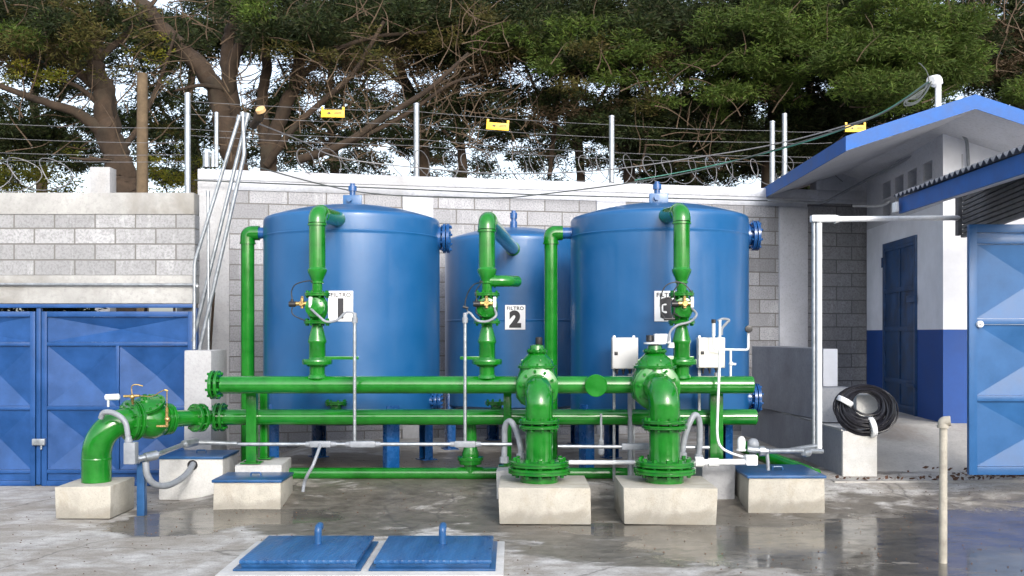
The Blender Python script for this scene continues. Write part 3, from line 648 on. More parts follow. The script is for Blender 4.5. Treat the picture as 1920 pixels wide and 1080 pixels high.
hose('flexible_hose', [e3 + Vector((0, 0, -.07)), P(1306, 590, CD), P(1294, 603, CD), P(1270, 610, CD), P(1257, 622, CD), P(1254, 640, CD)], .012, 'grey', 'grey flexible hose hanging from the number 3 riser down to a white box')
mb = MB(); mb.tube(catm([P(1298, 548, 10.0), P(1278, 530, 10.0), P(1252, 533, 10.0), P(1240, 552, 10.0), P(1238, 575, 10.0)], 8), .006, 8)
cc = [P(1252 + math.cos(a) * 13, 578 + math.sin(a) * 20, 10.05) for a in np.linspace(0, 2 * math.pi * 1.8, 36)]; mb.tube(cc, .008, 8); mb.cyl(P(1245, 598, 10.0), P(1265, 598, 10.0), .016)
solo('tubing_loop', mb, 'black', 'looped black control tubing hanging over the FILTRO 3 sign', 'tubing')

# side feed pipes with elbow into the tanks' left sides
def side_feed(px, D, ytop, X_t, Rr, zlow, label):
    X = XP(px, D); z = ZY(ytop, D); t = thing('side_feed_pipe', label, 'pipe', (X, D, zlow), 'tall green side pipes of the tanks'); r = .077
    mb = MB(); mb.cyl((X, D, zlow), (X, D, z - .115), r, seg=32); part('pipe', mb, 'green', t)
    mb = MB(); pts = [Vector((X, D, z - .12))] + bend([(X, D, z - .11), (X, D, z), (X + .13, D, z)], .11, 8) + [Vector((X + .135, D, z))]
    mb.tube(pts, r * 1.1, 28); mb.lathe((X, D, z - .13), (0, 0, 1), [(0, r), (.0, r * 1.2), (.02, r * 1.2), (.022, r * 1.1)], 28); part('elbow', mb, 'green', t)
    mb = MB(); mb.cyl((X + .12, D, z), (X_t - math.sqrt(max(0, 1 - 0)) * Rr + .05, D, z), .066, seg=24); part('stub', mb, 'bluefit', t)
side_feed(464.5, 11.75, 437, X1, RR1, .22, 'tall green pipe with an elbow on the left side of tank 1')
side_feed(1033, 11.7, 437, X3, RR1, .22, 'tall green pipe with an elbow between tanks 2 and 3')

# low pipe along the ground
LD = 10.9; zl = ZY(887.5, LD); rl = .062
lp = thing('drain_pipe', 'long low green pipe just above the wet floor', 'pipe', (0, LD, zl - rl))
mb = MB(); mb.cyl((XP(540, LD), LD, zl), (XP(1300, LD), LD, zl), rl, seg=28); part('pipe', mb, 'green', lp)
mb = MB(); mb.lathe((XP(858, LD), LD, zl), (1, 0, 0), [(0, rl * 1.12), (.27, rl * 1.12)], 28); mb.lathe((XP(882, LD), LD, zl), (0, 0, 1), [(0, .07), (.09, .07), (.1, .12), (.13, .125), (.14, .125), (.145, .14), (.18, .14), (.185, .09), (.22, .09), (.28, .07), (.4, .07), (.55, .06)], 28); part('tee_with_flange', mb, 'green', lp)
mb = MB(); mb.tube(bend([P(1395, 838, 11.4), P(1440, 858, 11.1), P(1530, 892, 10.5)], .1), .075, 20)
solo('drain_pipe', mb, 'green', 'short sloping green pipe behind the right-hand chamber', 'pipe')

# supports
def support(px, x1_, D, y0, y1, label, m='green', clamp=True):
    t = thing('pipe_support', label, 'support', (XP(px, D), D, ZY(y1, D)), 'green steel posts carrying the headers'); xa, xb = XP(px, D), XP(x1_, D)
    mb = MB(); mb.box(xa, xb, D, D + .012, ZY(y1, D), ZY(y0, D), .002); mb.box(xa, xa + .012, D + .0125, D + .10, ZY(y1, D), ZY(y0, D), .002); mb.box(xb - .012, xb, D + .0125, D + .10, ZY(y1, D), ZY(y0, D), .002)
    part('channel', mb, m, t)
    mb = MB(); mb.box(xa - .05, xb + .05, D - .04, D + .13, ZY(y1, D) - .012, ZY(y1, D) - .0005, .002); part('foot_plate', mb, m, t)
support(461, 480, 10.5, 730, 867, 'green channel post in front of the headers at their left end')
support(487, 501, 10.80, 725, 858, 'green channel post behind the headers at their left end')
support(944, 959, 10.48, 730, 872, 'green channel post behind the headers left of the centre valve stack')
support(1332, 1356, 10.48, 730, 864, 'wide green channel post under the right end of the headers')

# ---------------------------------------------------------------- concrete bases
def base(name, label, x0, x1, y0, y1, z1, m='cpale', z0=0.0, cat='block', group=None):
    return solo(name, MB().box(x0, x1, y0, y1, z0, z1, .014, None, .010), m, label, cat, group)
gb = 'concrete base blocks under the pipes'
base('concrete_block', 'concrete base block under the centre green valve stack', -.12, .715, 9.24, 10.05, ZY(915, 9.24), 'cwarm', group=gb)
base('concrete_block', 'concrete base block under the right green valve stack', 1.02, 1.87, 9.24, 10.05, ZY(915, 9.24), 'cwarm', group=gb)
base('concrete_block', 'concrete base block under the big green elbow at far left', -4.28, -3.765, 9.5, 10.1, ZY(912, 9.5), 'cwarm', group=gb)
base('concrete_block', 'small concrete block under the left pair of green posts', XP(440, 10.46), XP(527, 10.46), 10.46, 10.98, ZY(867, 10.5) - .013, 'cpale', group=gb)
base('concrete_block', 'narrow concrete block behind the centre valve base', XP(932, 10.3), XP(1000, 10.3), 10.2, 10.7, ZY(872, 10.48) - .013, 'cpale', group=gb)
base('concrete_block', 'concrete block under the right header post, behind the last valve base', XP(1312, 10.3), XP(1375, 10.3), 10.2, 10.72, ZY(864, 10.48) - .013, 'cmid', group=gb)
def chamber(label, x0, x1, y0, y1, zc, m='cwarm', bits=()):
    t = thing('valve_chamber', label, 'chamber', ((x0 + x1) / 2, (y0 + y1) / 2, 0), 'concrete valve chambers with blue lids')
    part('chamber_wall', MB().box(x0, x1, y0, y1, 0, zc, .012, None, .005), m, t)
    l = part('lid', MB().box(x0 - .012, x1 + .012, y0 - .015, y1 + .01, zc + .001, zc + .028, .005), 'lid', t)
    mb = MB(); xm = (x0 + x1) / 2 + .02; mb.tube(bend([(xm - .05, (y0 + y1) / 2, zc + .02), (xm - .05, (y0 + y1) / 2, zc + .06), (xm + .05, (y0 + y1) / 2, zc + .06), (xm + .05, (y0 + y1) / 2, zc + .02)], .02), .009, 8); part('handle', mb, 'lid', t)
    return t
chamber('concrete chamber with blue lid in front of the left posts', -2.92, -2.262, 9.9, 10.44, ZY(905, 9.9))
cL = chamber('tallest concrete chamber with blue lid and cable hole, by the blue gate', -3.70, -3.035, 10.62, 11.22, ZY(861, 10.62), 'cpale')
chamber('rightmost concrete chamber with blue lid, beside the grey wall', 2.28, 3.02, 9.78, 10.6, ZY(897, 9.78))
mb = MB(); q = P(361, 872, 10.62); mb.lathe((q.x, 10.618, q.z), (0, -1, 0), [(0, .055), (.004, .05)], 20); part('cable_hole', mb, 'black', cL)

# floor lids
sl = thing('lid_slab', 'pale concrete curb slab holding the two large floor lids', 'slab', (-1.05, 7.5, 0))
part('slab', MB().box(-2.05, -.06, 6.98, 8.13, -.02, .085, .01, None, .004), 'cpale', sl)
M['tread'] = None
def treadmat():
    m, nt, b = newmat('blue_tread_plate'); v = coords(nt, (1, 1, 1))
    rot = nd(nt, 'ShaderNodeMapping'); rot.inputs['Rotation'].default_value = (0, 0, R(45)); nt.links.new(v, rot.inputs[0])
    wv = nd(nt, 'ShaderNodeTexWave', wave_type='BANDS', bands_direction='X'); wv.inputs['Scale'].default_value = 9; nt.links.new(rot.outputs[0], wv.inputs['Vector'])
    wv2 = nd(nt, 'ShaderNodeTexWave', wave_type='BANDS', bands_direction='Y'); wv2.inputs['Scale'].default_value = 9; nt.links.new(rot.outputs[0], wv2.inputs['Vector'])
    mu = nd(nt, 'ShaderNodeMath', operation='MULTIPLY'); nt.links.new(wv.outputs['Fac'], mu.inputs[0]); nt.links.new(wv2.outputs['Fac'], mu.inputs[1])
    n1 = noise(nt, coords(nt, (2, .5, 1)), 6, 8, .7); n2 = noise(nt, v, 30, 6, .75)
    c = mix(nt, ramp(nt, n1, [(.35, 0.0), (.68, 1.0)]), (.008, .06, .19), (.022, .12, .30))
    c = mix(nt, ramp(nt, n2, [(.62, 0.0), (.7, .75)]), c, (.12, .22, .33))
    nt.links.new(c, b.inputs['Base Color']); nt.links.new(ramp(nt, n1, [(.3, .22), (.7, .5)]), b.inputs['Roughness'])
    bump(nt, mu.outputs[0], .5, .006, b); return m
M['tread'] = treadmat()
def floor_lid(x0, x1, label):
    t = thing('floor_lid', label, 'lid', ((x0 + x1) / 2, 7.58, .086), 'pair of blue steel floor lids')
    part('plate', MB().box(x0, x1, 7.14, 8.02, .125, .15, .006), 'tread', t)
    mb = MB(); mb.box(x0 + .012, x1 - .012, 7.152, 7.17, .1, .124, .002); mb.box(x1 - .03, x1 - .012, 7.172, 8.0, .1, .124, .002); mb.box(x0 + .012, x0 + .03, 7.172, 8.0, .1, .124, .002); part('skirt', mb, 'lid', t)
    mb = MB(); mb.box(x0 - .03, x1 + .03, 7.09, 8.05, .086, .099, .003); part('rim', mb, 'lid', t)
    xm = (x0 + x1) / 2 - .0; mb = MB(); mb.tube(bend([(xm + .03, 7.72, .148), (xm + .03, 7.72, .27), (xm + .03, 7.80, .27)], .035), .028, 14); mb.ball((xm + .03, 7.80, .262), .028); part('handle', mb, 'lid', t)
floor_lid(-1.925, -1.09, 'left blue tread-plate floor lid with a short upright handle'); floor_lid(-.975, -.145, 'right blue tread-plate floor lid with a short upright handle')

# ---------------------------------------------------------------- front valve stacks
def stack(px, pxb, label, k=1.0):
    D = 9.62; X = XP(px, D); Z = lambda y: ZY(y, D); t = thing('valve_stack', label, 'valve', (X, D, Z(904)), 'big green flanged valve stacks'); u = D / F
    o = (X, D, 0); rp = 25.5 * u * k
    mb = MB(); mb.lathe(o, (0, 0, 1), [(ZY(915, 9.24) + .001, 36 * u), (Z(892), 36 * u), (Z(891), 30 * u), (Z(880), 29 * u)], 40); part('base_ring', mb, 'green', t)
    mb = MB(); mb.flange((X, D, Z(881)), (0, 0, 1), 58 * u, .055, 12, .02, 44, .03); mb.flange((X, D, Z(868)), (0, 0, 1), 56 * u, .05, 12, .02, 44, .03); part('base_flange', mb, 'green', t)
    mb = MB(); mb.lathe(o, (0, 0, 1), [(Z(870), rp * 1.08), (Z(862), rp), (Z(800), rp)], 40); part('spool', mb, 'green', t)
    mb = MB(); mb.flange((X, D, Z(800)), (0, 0, 1), 38 * u * k, .032, 10, .016, 40, .022); mb.flange((X, D, Z(790)), (0, 0, 1), 38 * u * k, .032, 10, .016, 40, .022); part('upper_flange', mb, 'green', t)
    yb = HD - .42; Xb = XP(pxb, yb); zc = ZY(728, yb); zi = Z(789)
    e = Vector((X, D, zi)); c0 = Vector((X, D - .0, zc)); c1 = Vector((Xb, yb + .12, zc))
    pts = [e] + [e.lerp(c0, .35)]
    a0 = e.lerp(c0, .35)
    for i in range(1, 13):
        a = i / 12; pts.append(a0 * (1 - a) ** 2 + Vector((X, D - .02, zc + .01)) * 2 * a * (1 - a) + c1 * a * a)
    mb = MB(); mb.tube(pts, rp * 1.02, 36); part('elbow', mb, 'green', t)
    mb = MB(); mb.flange((Xb, yb + .09, zc), (0, 1, 0), 39 * u * k, .035, 10, .016, 40, .022); mb.flange((Xb, yb + .135, zc), (0, 1, 0), 41 * u * k, .035, 10, .016, 40, .022); part('body_flange', mb, 'green', t)
    yv = HD - .16; uv = yv / F; Zv = lambda y: ZY(y, yv); ov = (Xb, yv, 0)
    mb = MB(); mb.lathe(ov, (0, 0, 1), [(Zv(765), 12 * uv), (Zv(757), 30 * uv), (Zv(745), 39 * uv * k), (Zv(725), 41 * uv * k), (Zv(708), 38 * uv * k), (Zv(695), 33 * uv * k), (Zv(689), 33 * uv * k)], 40); vb = part('valve_body', mb, 'green', t)
    mb = MB(); mb.flange((Xb, yv, Zv(687.5)), (0, 0, 1), 37 * uv * k, .03, 12, .013, 40, .018)
    mb.lathe(ov, (0, 0, 1), [(Zv(685), 32 * uv * k), (Zv(676), 29 * uv * k), (Zv(667), 20 * uv * k), (Zv(661), 15 * uv * k)], 36)
    for q in range(8):   # ribs
        a = 2 * math.pi * q / 8 + .2; Mx = Matrix.Translation((Xb, yv, 0)) @ Matrix.Rotation(a, 4, 'Z'); mb.box(.02, 30 * uv * k, -.006, .006, Zv(684), Zv(674), .002, Mx)
    mb.flange((Xb, yv, Zv(658.5)), (0, 0, 1), 20 * uv * k, .026, 8, .009, 30, .012); mb.lathe(ov, (0, 0, 1), [(Zv(656), 14 * uv), (Zv(648), 13 * uv), (Zv(646), 8 * uv)], 28); part('bonnet', mb, 'green', t)
    return t, Xb, yv, Zv
sA = stack(1011, 1008, 'centre green valve stack with black cap, on its concrete base')
sB = stack(1246, 1235, 'right green valve stack with white switch box on top', 1.12)
t, Xb, yv, Zv = sA
part('indicator_cap', MB().lathe((Xb + .02, yv, 0), (0, 0, 1), [(Zv(647), .03), (Zv(644), .036), (Zv(633), .034), (Zv(632), .028)], 14), 'black', t)
t, Xb, yv, Zv = sB
mb = MB(); mb.lathe((Xb, yv, 0), (0, 0, 1), [(Zv(646), .02), (Zv(645), .11), (Zv(642), .11), (Zv(641), .02)], 24); part('mount_plate', mb, 'pvc', t)
mb = MB(); mb.lathe((Xb - .05, yv, 0), (0, 0, 1), [(Zv(641), .03), (Zv(639), .038), (Zv(629), .036), (Zv(628), .02)], 14); part('indicator_cap', mb, 'black', t)
mb = MB(); mb.box(Xb - .01, Xb + .15, yv - .06, yv + .06, Zv(644), Zv(626), .01); mb.lathe((Xb + .16, yv, Zv(652)), (0, 0, 1), [(0, .035), (.05, .03)], 12); part('switch_box', mb, 'pvc', t)
mb = MB(); mb.box(Xb - .01, Xb + .215, yv + .14, yv + .16, Zv(712), Zv(668), .004); part('bracket', mb, 'green', t)

# hoses by the stacks
hose('flexible_hose', [P(945, 866, 9.98), P(946, 830, 9.98), P(947, 800, 9.95), P(957, 790, 9.9), P(968, 808, 9.85), P(976, 838, 9.8), P(977, 860, 9.8)], .030, 'grey', 'thick grey hose looping at the left of the centre valve stack', ends=1, group='thick grey hose loops beside the valves')
hose('flexible_hose', [P(1279, 858, 9.85), P(1282, 828, 9.85), P(1292, 795, 9.85), P(1303, 778, 9.88), P(1311, 790, 9.92), P(1312, 830, 9.95), P(1309, 862, 9.95)], .030, 'grey', 'thick grey hose looping at the right of the right valve stack', ends=1, group='thick grey hose loops beside the valves')

# ---------------------------------------------------------------- left intake valve and elbow
iv = thing('intake_valve', 'green control valve and big elbow at far left, on a concrete base', 'valve', (XP(180, 9.8), 9.8, ZY(905, 9.8)))
De = 9.8; X = XP(181, De); re = 27 * De / F
A0 = Vector((XP(402, HD2), HD2, z2h)); B0 = P(228, 789, 9.86); dI = (A0 - B0).normalized(); L = (A0 - B0).length
zt0 = ZY(912, 9.5) + .002
mb = MB(); mb.lathe((X, De, zt0), (0, 0, 1), [(0, re), (ZY(862, De) - zt0, re), (ZY(862, De) - zt0 + .001, re * 1.02), (ZY(860, De) - zt0, re * 1.02), (ZY(858, De) - zt0, re)], 40); part('spool', mb, 'green', iv)
ce = Vector((X, De, ZY(785, De))); s_ = Vector((X, De, ZY(859, De))); e_ = B0 + dI * .12
pts = [s_]
for i in range(1, 17):
    a = i / 16; pts.append(s_ * (1 - a) ** 3 + (s_ + Vector((0, 0, .24))) * 3 * a * (1 - a) ** 2 + (e_ - dI * .22) * 3 * a * a * (1 - a) + e_ * a ** 3)
mb = MB(); mb.tube(pts, re, 40, [re * (1 - .08 * i / 16) for i in range(17)]); part('elbow', mb, 'green', iv)
u = 10.0 / F
def ip(px):
    k_ = (px - CX) / F; return B0 + dI * ((k_ * B0.y - B0.x) / (dI.x - k_ * dI.y))
Lp = lambda px: (ip(px) - B0).length * (1 if px > 228 else -1)
mb = MB(); mb.flange(ip(252), dI, 38 * u, .035, 10, .016, 40, .022); mb.flange(ip(242), dI, 38 * u, .035, 10, .016, 40, .022); part('inlet_flange', mb, 'green', iv)
mb = MB(); mb.lathe(B0, dI, [(Lp(254), 26 * u), (Lp(262), 30 * u), (Lp(272), 35 * u), (Lp(285), 37 * u), (Lp(298), 33 * u), (Lp(308), 26 * u), (Lp(318), 20 * u)], 40); part('valve_body', mb, 'green', iv)
q = ip(284); mb = MB(); nrm = Vector((-.12, -.45, .88)).normalized()
mb.flange(q + nrm * (33 * u), nrm, 35 * u, .03, 12, .012, 36, .016); mb.lathe(q, nrm, [(0, 30 * u), (35 * u, 30 * u), (39 * u, 24 * u), (42 * u, 10 * u), (46 * u, 8 * u)], 30); part('bonnet', mb, 'green', iv)
mb = MB(); mb.flange(ip(316), dI, 30 * u, .035, 8, .014, 36, .02); mb.flange(ip(308), dI, 31 * u, .035, 8, .014, 36, .02); part('outlet_flange', mb, 'green', iv)
mb = MB(); mb.lathe(B0, dI, [(Lp(318), 20 * u), (Lp(330), 16.5 * u), (Lp(366), 15 * u), (L - .01, 14.5 * u)], 32); part('reducer_spool', mb, 'green', iv)
mb = MB(); mb.flange(ip(366), dI, 28 * u, .033, 8, .014, 36, .022); mb.flange(ip(377), dI, 28 * u, .035, 8, .014, 36, .02); part('joint_flange', mb, 'green', iv)
mb = MB(); a = q + nrm * (46 * u); mb.cyl(a - nrm * .01, a + Vector((0, 0, .045)), .02, seg=12); part('indicator_stem', mb, 'green', iv); mb = MB(); c = P(248, 744, 9.75)
mb.cyl(P(232, 743, 9.75), P(262, 742, 9.75), .013, seg=10); mb.ball(c, .026); mb.tube(catm([P(262, 742, 9.75), P(285, 743, 9.75), P(300, 735, 9.75), P(311, 730, 9.75)], 6), .005, 6); mb.tube([P(313, 732, 9.75), P(313, 765, 9.75)], .006, 6)
mb.tube(catm([c, P(247, 725, 9.75), P(256, 721, 9.75), P(268, 724, 9.75)], 6), .006, 6); mb.cyl(c, P(249, 757, 9.8), .014, seg=10); mb.tube([P(309, 731, 9.75), P(315, 733, 9.75)], .009, 8)
mb.cyl(P(313, 764, 9.75), P(313, 799, 9.75), .015, seg=10); mb.ball(P(314, 786, 9.75), .028); mb.cyl(P(294, 799, 9.75), P(315, 799, 9.75), .012, seg=10); part('pilot_tubing', mb, 'brass', iv)
mb = MB(); mb.lathe(P(197, 745, 9.75), (1, 0, .03), [(0, .018), (.01, .03), (.13, .032), (.14, .018)], 14); mb.cyl(P(203, 749, 9.75), P(203, 762, 9.78), .012, seg=10); part('pilot_solenoid', mb, 'pvc', iv)
hose('flexible_hose', [P(189, 784, 9.62), P(194, 774, 9.6), P(208, 773, 9.58), P(225, 781, 9.56), P(236, 795, 9.55), P(240, 818, 9.55)], .026, 'grey', 'grey hose bent over the big left elbow into an aluminium box', n=8)
mb = MB(); mb.box(XP(231, 9.5), XP(253, 9.5), 9.5, 9.6, ZY(871, 9.5), ZY(830, 9.5), .012); mb.lathe(P(241, 830, 9.55), (0, 0, 1), [(0, .035), (.02, .038), (.04, .03), (.06, .028)], 12)
solo('conduit_box', mb, 'grey', 'grey aluminium conduit box hanging beside the big left elbow', 'conduit box')
t = thing('conduit_post', 'short blue square post on the floor carrying the left conduit fitting', 'post', (XP(263, 9.7), 9.7, 0))
part('post', MB().box(XP(256, 9.7), XP(270.5, 9.7), 9.7, 9.78, .001, ZY(866, 9.7), .006), 'lid', t)
mb = MB(); a = P(254, 862, 9.62); b = P(296, 852, 9.75); c = P(345, 833, 10.4); mb.tube([a, b], .032, 12); mb.tube([P(272, 858, 9.65), P(294, 853, 9.74)], .045, 12); mb.tube([b, c], .024, 12); mb.lathe(a, (b - a), [(-.01, .045), (.03, .045)], 8)
mb.tube(bend([c, P(362, 829, 10.6), P(445, 832, 10.6)], .05), .024, 12); mb.tube([P(345, 833, 10.38), P(368, 828, 10.6)], .042, 12)
solo('cable_conduit', mb, 'galv', 'galvanised conduit run rising from the blue post to the chamber at left', 'conduit')
hose('flexible_hose', [P(273, 866, 9.68), P(276, 890, 9.68), P(290, 908, 9.75), P(315, 910, 9.95), P(342, 896, 10.3), P(355, 882, 10.5), P(362, 870, 10.62)], .032, 'grey', 'grey hose sagging from the blue post into the hole of the left chamber')

# ---------------------------------------------------------------- long conduit runs
mb = MB(); zc = ZY(833, CD)
t = thing('cable_conduit', 'long straight galvanised conduit crossing behind the thin uprights', 'conduit', (XP(660, CD), CD, zc))
mb.cyl((XP(446, CD), CD, zc), (XP(960, CD), CD, zc), .0185, seg=14); part('conduit', mb, 'galv', t)
for px, wd in ((605, 24), (684, 28), (876, 24)):
    mb = MB(); mb.box(XP(px - wd, CD), XP(px + wd - 8, CD), CD - .03, CD + .03, zc - .03, zc + .032, .014); mb.lathe((XP(px + wd - 8, CD), CD, zc), (1, 0, 0), [(0, .026), (.05, .026)], 8); mb.lathe((XP(px - wd, CD), CD, zc), (-1, 0, 0), [(0, .026), (.04, .026)], 8); part('conduit_fitting', mb, 'grey', t)
hose('flexible_hose', [P(601, 834, CD - .03), P(596, 848, 9.85), P(587, 872, 9.8), P(577, 890, 9.8), P(571, 905, 9.85), P(568, 922, 9.85)], .0165, 'grey', 'thin grey hose dropping from the long conduit behind the front left chamber')
t = thing('cable_conduit', 'white conduit between the two big green valve stacks', 'conduit', (XP(1150, 10.05), 10.05, ZY(836, 10.05)))
mb = MB(); mb.cyl(P(1046, 837, 10.0), P(1330, 839, 10.0), .018, seg=14); part('conduit', mb, 'galv', t); mb = MB(); mb.box(XP(1165, 10), XP(1216, 10), 9.965, 10.035, ZY(843, 10), ZY(831, 10), .014); part('conduit_fitting', mb, 'grey', t)
mb = MB(); mb.cyl(P(1066, 867, 10.35), P(1190, 867, 10.35), .024, seg=14); solo('water_pipe', mb, 'pvc', 'short white pipe low between the two green valve bases', 'pipe')
mb = MB(); mb.cyl(P(1305, 867, 9.9), P(1398, 866, 9.9), .030, seg=16); mb.lathe(P(1303, 866, 9.9), (1, 0, 0), [(0, .05), (.08, .05), (.09, .03)], 10); mb.lathe(P(1328, 867, 9.9), (1, 0, 0), [(0, .042), (.1, .042)], 10)
mb.box(XP(1398, 9.88), XP(1420, 9.88), 9.85, 9.95, ZY(872, 9.9), ZY(853, 9.9), .012); solo('water_pipe', mb, 'pvc', 'white pipe from the right valve stack toward the rightmost chamber', 'pipe')
mb = MB(); mb.cyl(P(1030, 745, 10.8), P(1033, 740, 10.8), .02)
# messy sensor fitting near the right chamber
t = thing('dosing_fitting', 'cluster of white and blue-grey fittings above the rightmost chamber', 'fitting', tuple(P(1410, 880, 10.0)))
mb = MB(); mb.lathe(P(1390, 845, 10.0), (0, 0, 1), [(0, .05), (.015, .05), (.02, .038), (.08, .042), (.12, .036), (.14, .018)], 18); part('white_cap', mb, 'pvc', t)
mb = MB(); mb.ball(P(1412, 833, 10.05), .06, n=12); mb.cyl(P(1412, 845, 10.05), P(1412, 868, 10.0), .035, seg=12); part('round_fitting', mb, 'grey', t)
mb = MB(); mb.cyl(P(1402, 842, 9.95), P(1440, 846, 9.95), .03, seg=14); mb.lathe(P(1424, 846, 9.95), (1, 0, 0), [(0, .05), (.05, .05)], 8); mb.tube(bend([P(1438, 846, 9.95), P(1440, 868, 9.95), P(1440, 882, 9.95)], .03), .018, 10); part('union', mb, 'galv', t)
mb = MB(); mb.tube(bend([P(1440, 846, 9.95), P(1500, 845, 10.1), P(1541, 846, 10.3)], .05), .026, 14); mb.tube(bend([P(1480, 844, 10.1), P(1515, 838, 10.25), P(1530, 836, 10.3)], .05), .022, 12)
mb.lathe(P(1506, 849, 10.1), P(1530, 848, 10.3) - P(1506, 849, 10.1), [(0, .03), (.03, .042), (.10, .042), (.13, .03)], 12)
solo('cable_conduit', mb, 'galv', 'galvanised conduit elbow from the chamber fittings to the tall upright pair', 'conduit')
hose('sampling_tube', [P(1350, 600, 10.0), P(1349, 680, 10.0), P(1346, 760, 10.0), P(1345, 815, 10.0), P(1352, 838, 10.0), P(1372, 850, 9.98), P(1398, 858, 9.95)], .013, 'pvc', 'long white tube hanging in front of the cream cabinet down to the chamber', 'tube', n=6)
# sampling pipework at right
mb = MB(); sd = 10.4
mb.tube(bend([P(1337, 612, sd), P(1338, 655, sd), P(1403, 656, sd), P(1403, 622, sd)], .03), .012, 8); mb.cyl(P(1370, 657, sd), P(1370, 706, sd), .012, seg=8); mb.ball(P(1371, 682, sd), .024); mb.cyl(P(1371, 682, sd), P(1380, 683, sd), .012, seg=8)
mb.cyl(P(1338, 630, sd), P(1338, 606, sd), .018, seg=10)
t = thing('sampling_pipework', 'thin white sampling pipework with gauge right of the cream cabinet', 'pipework', tuple(P(1370, 706, sd))); part('pipe', mb, 'pvc', t)
mb = MB(); mb.lathe(P(1403, 617, sd - .02), (0, -1, 0), [(0, .038), (.03, .038), (.032, .03)], 18); part('gauge', mb, 'black', t)
mb = MB(); mb.lathe(P(1338, 606, sd), (0, 0, 1), [(0, .024), (.04, .024)], 10); part('tube_cap', mb, 'black', t)
mb = MB(); mb.tube(catm([P(1353, 628, sd), P(1354, 616, sd), P(1362, 606, sd), P(1367, 600, sd), P(1355, 598, sd), P(1346, 602, sd)], 6), .014, 8); part('hose_tail', mb, 'grey', t)

# cabinets
def cabinet(px0, px1, py0, py1, D, m, label):
    x0, x1 = XP(px0, D), XP(px1, D); z0, z1 = ZY(py1, D), ZY(py0, D)
    t = thing('control_cabinet', label, 'cabinet', ((x0 + x1) / 2, D + .05, .2), 'electrical cabinets on stands')
    part('housing', MB().box(x0, x1, D + .012, D + .13, z0, z1, .006), 'cab' if m == 'cab' else 'cabw', t)
    dr = part('door', MB().box(x0 + .006, x1 - .006, D, D + .0115, z0 + .008, z1 - .008, .003), m, t)
    lx = x0 + .04; part('lock', MB().box(lx - .018, lx + .018, D - .008, D - .0005, (z0 + z1) / 2 - .018, (z0 + z1) / 2 + .018, .004), 'black', dr)
    mb = MB()
    for f in (.2, .45, .7): mb.lathe((x0 + (x1 - x0) * f, D + .06, z0 + .001), (0, 0, -1), [(0, .018), (.025, .018), (.03, .011), (.06, .011)], 10)
    part('cable_gland', mb, 'black', t)
    mb = MB()
    for f in (.12, .88): mb.box(x0 + (x1 - x0) * f - .014, x0 + (x1 - x0) * f + .014, D + .132, D + .16, .19, z1 + .02, .003)
    part('stand', mb, 'galv', t)
    mb = MB(); mb.cyl((x0 + (x1 - x0) * .7, D + .06, z0 - .05), (x0 + (x1 - x0) * .7, D + .06, .26), .024); part('down_conduit', mb, 'grey', t)
cabinet(1148, 1197, 633, 692, 10.55, 'cab', 'plain grey control cabinet left of the right valve stack')
cabinet(1310, 1360, 633, 690, 10.5, 'cabw', 'cream control cabinet with stained door under the sampling pipes')
mb = MB(); mb.lathe(P(1127, 852, 10.45), (0, 0, 1), [(0, .025), (.015, .034), (.05, .034), (.06, .024), (.08, .03), (.14, .03), (.16, .014), (.42, .012)], 14); solo('level_probe', mb, 'grey', 'grey probe hanging below the headers left of the right valve stack', 'probe')

# ---------------------------------------------------------------- right side: ramp, low walls
rw = thing('ramp_wall', 'stepped grey rendered wall along the ramp with white front end', 'wall', (3.6, 12, 0))
# lower plinth: front face x1580-1645
LDp = 11.0
xa, xb = XP(1580, LDp), XP(1645, LDp)
part('plinth', MB().box(xa - .0, xb, LDp, 15.0, 0, ZY(808, LDp), .012), 'cpale', rw)
def prism(mb, base4, z0, z1): # polygon plan list of (x,y), z0,z1
    n = len(base4); vs = [(x, y, z0) for x, y in base4] + [(x, y, z1) for x, y in base4]; fs = [tuple(range(n))[::-1], tuple(range(n, 2 * n))] + [(i, (i + 1) % n, n + (i + 1) % n, n + i) for i in range(n)]
    mb.add(vs, fs)
mb = MB()
# wall body to the left of the plinth, its left flank receding to (1430,760)
# flank line: (1580,807)D11.0 -> (1430,762) further back
Dfl = (H - ZY(808, LDp)) * F / (762 - HY)
prism(mb, [(xa - .003, LDp + .04), (xa - .003, 15.4), (XP(1430, Dfl) - .15, 15.4), (XP(1430, Dfl), Dfl)], 0, ZY(808, LDp) - .004); part('lower_flank', mb, 'cgrey', rw, False)
mb = MB(); prism(mb, [(xa + .01, LDp + .03), (xa + .01, 15.4), (XP(1430, Dfl) - .16, 15.4), (XP(1430, Dfl) - .006, Dfl - .006), (xa - .008, LDp + .033)], ZY(808, LDp) - .0035, ZY(808, LDp) + .012); part('ledge', mb, 'cpale', rw, False)
uf = 12.2; zt_u = ZY(654, uf); xw0, xw1 = XP(1543, uf), XP(1570, uf)
mb = MB(); prism(mb, [(xw0, uf + .003), (xw1, uf + .003), (xw1 + .1, 15.1), (XP(1410, 14.6), 14.6)], ZY(808, LDp) + .013, zt_u); part('upper_wall', mb, 'cgrey', rw, False)
part('white_front_end', MB().box(xw0 + .002, xw1, uf - .01, uf, ZY(724, uf), zt_u - .002, .002), 'white', rw)
part('step', MB().box(XP(1540, 11.9), XP(1600, 11.9), 11.9, uf - .012, ZY(808, LDp) + .013, ZY(727, 11.9), .01), 'cgrey', rw)
part('post', MB().box(XP(1606, 11.25), XP(1646, 11.25), 11.25, 11.5, ZY(808, LDp) + .013, ZY(740, 11.25), .012), 'cpale', rw)
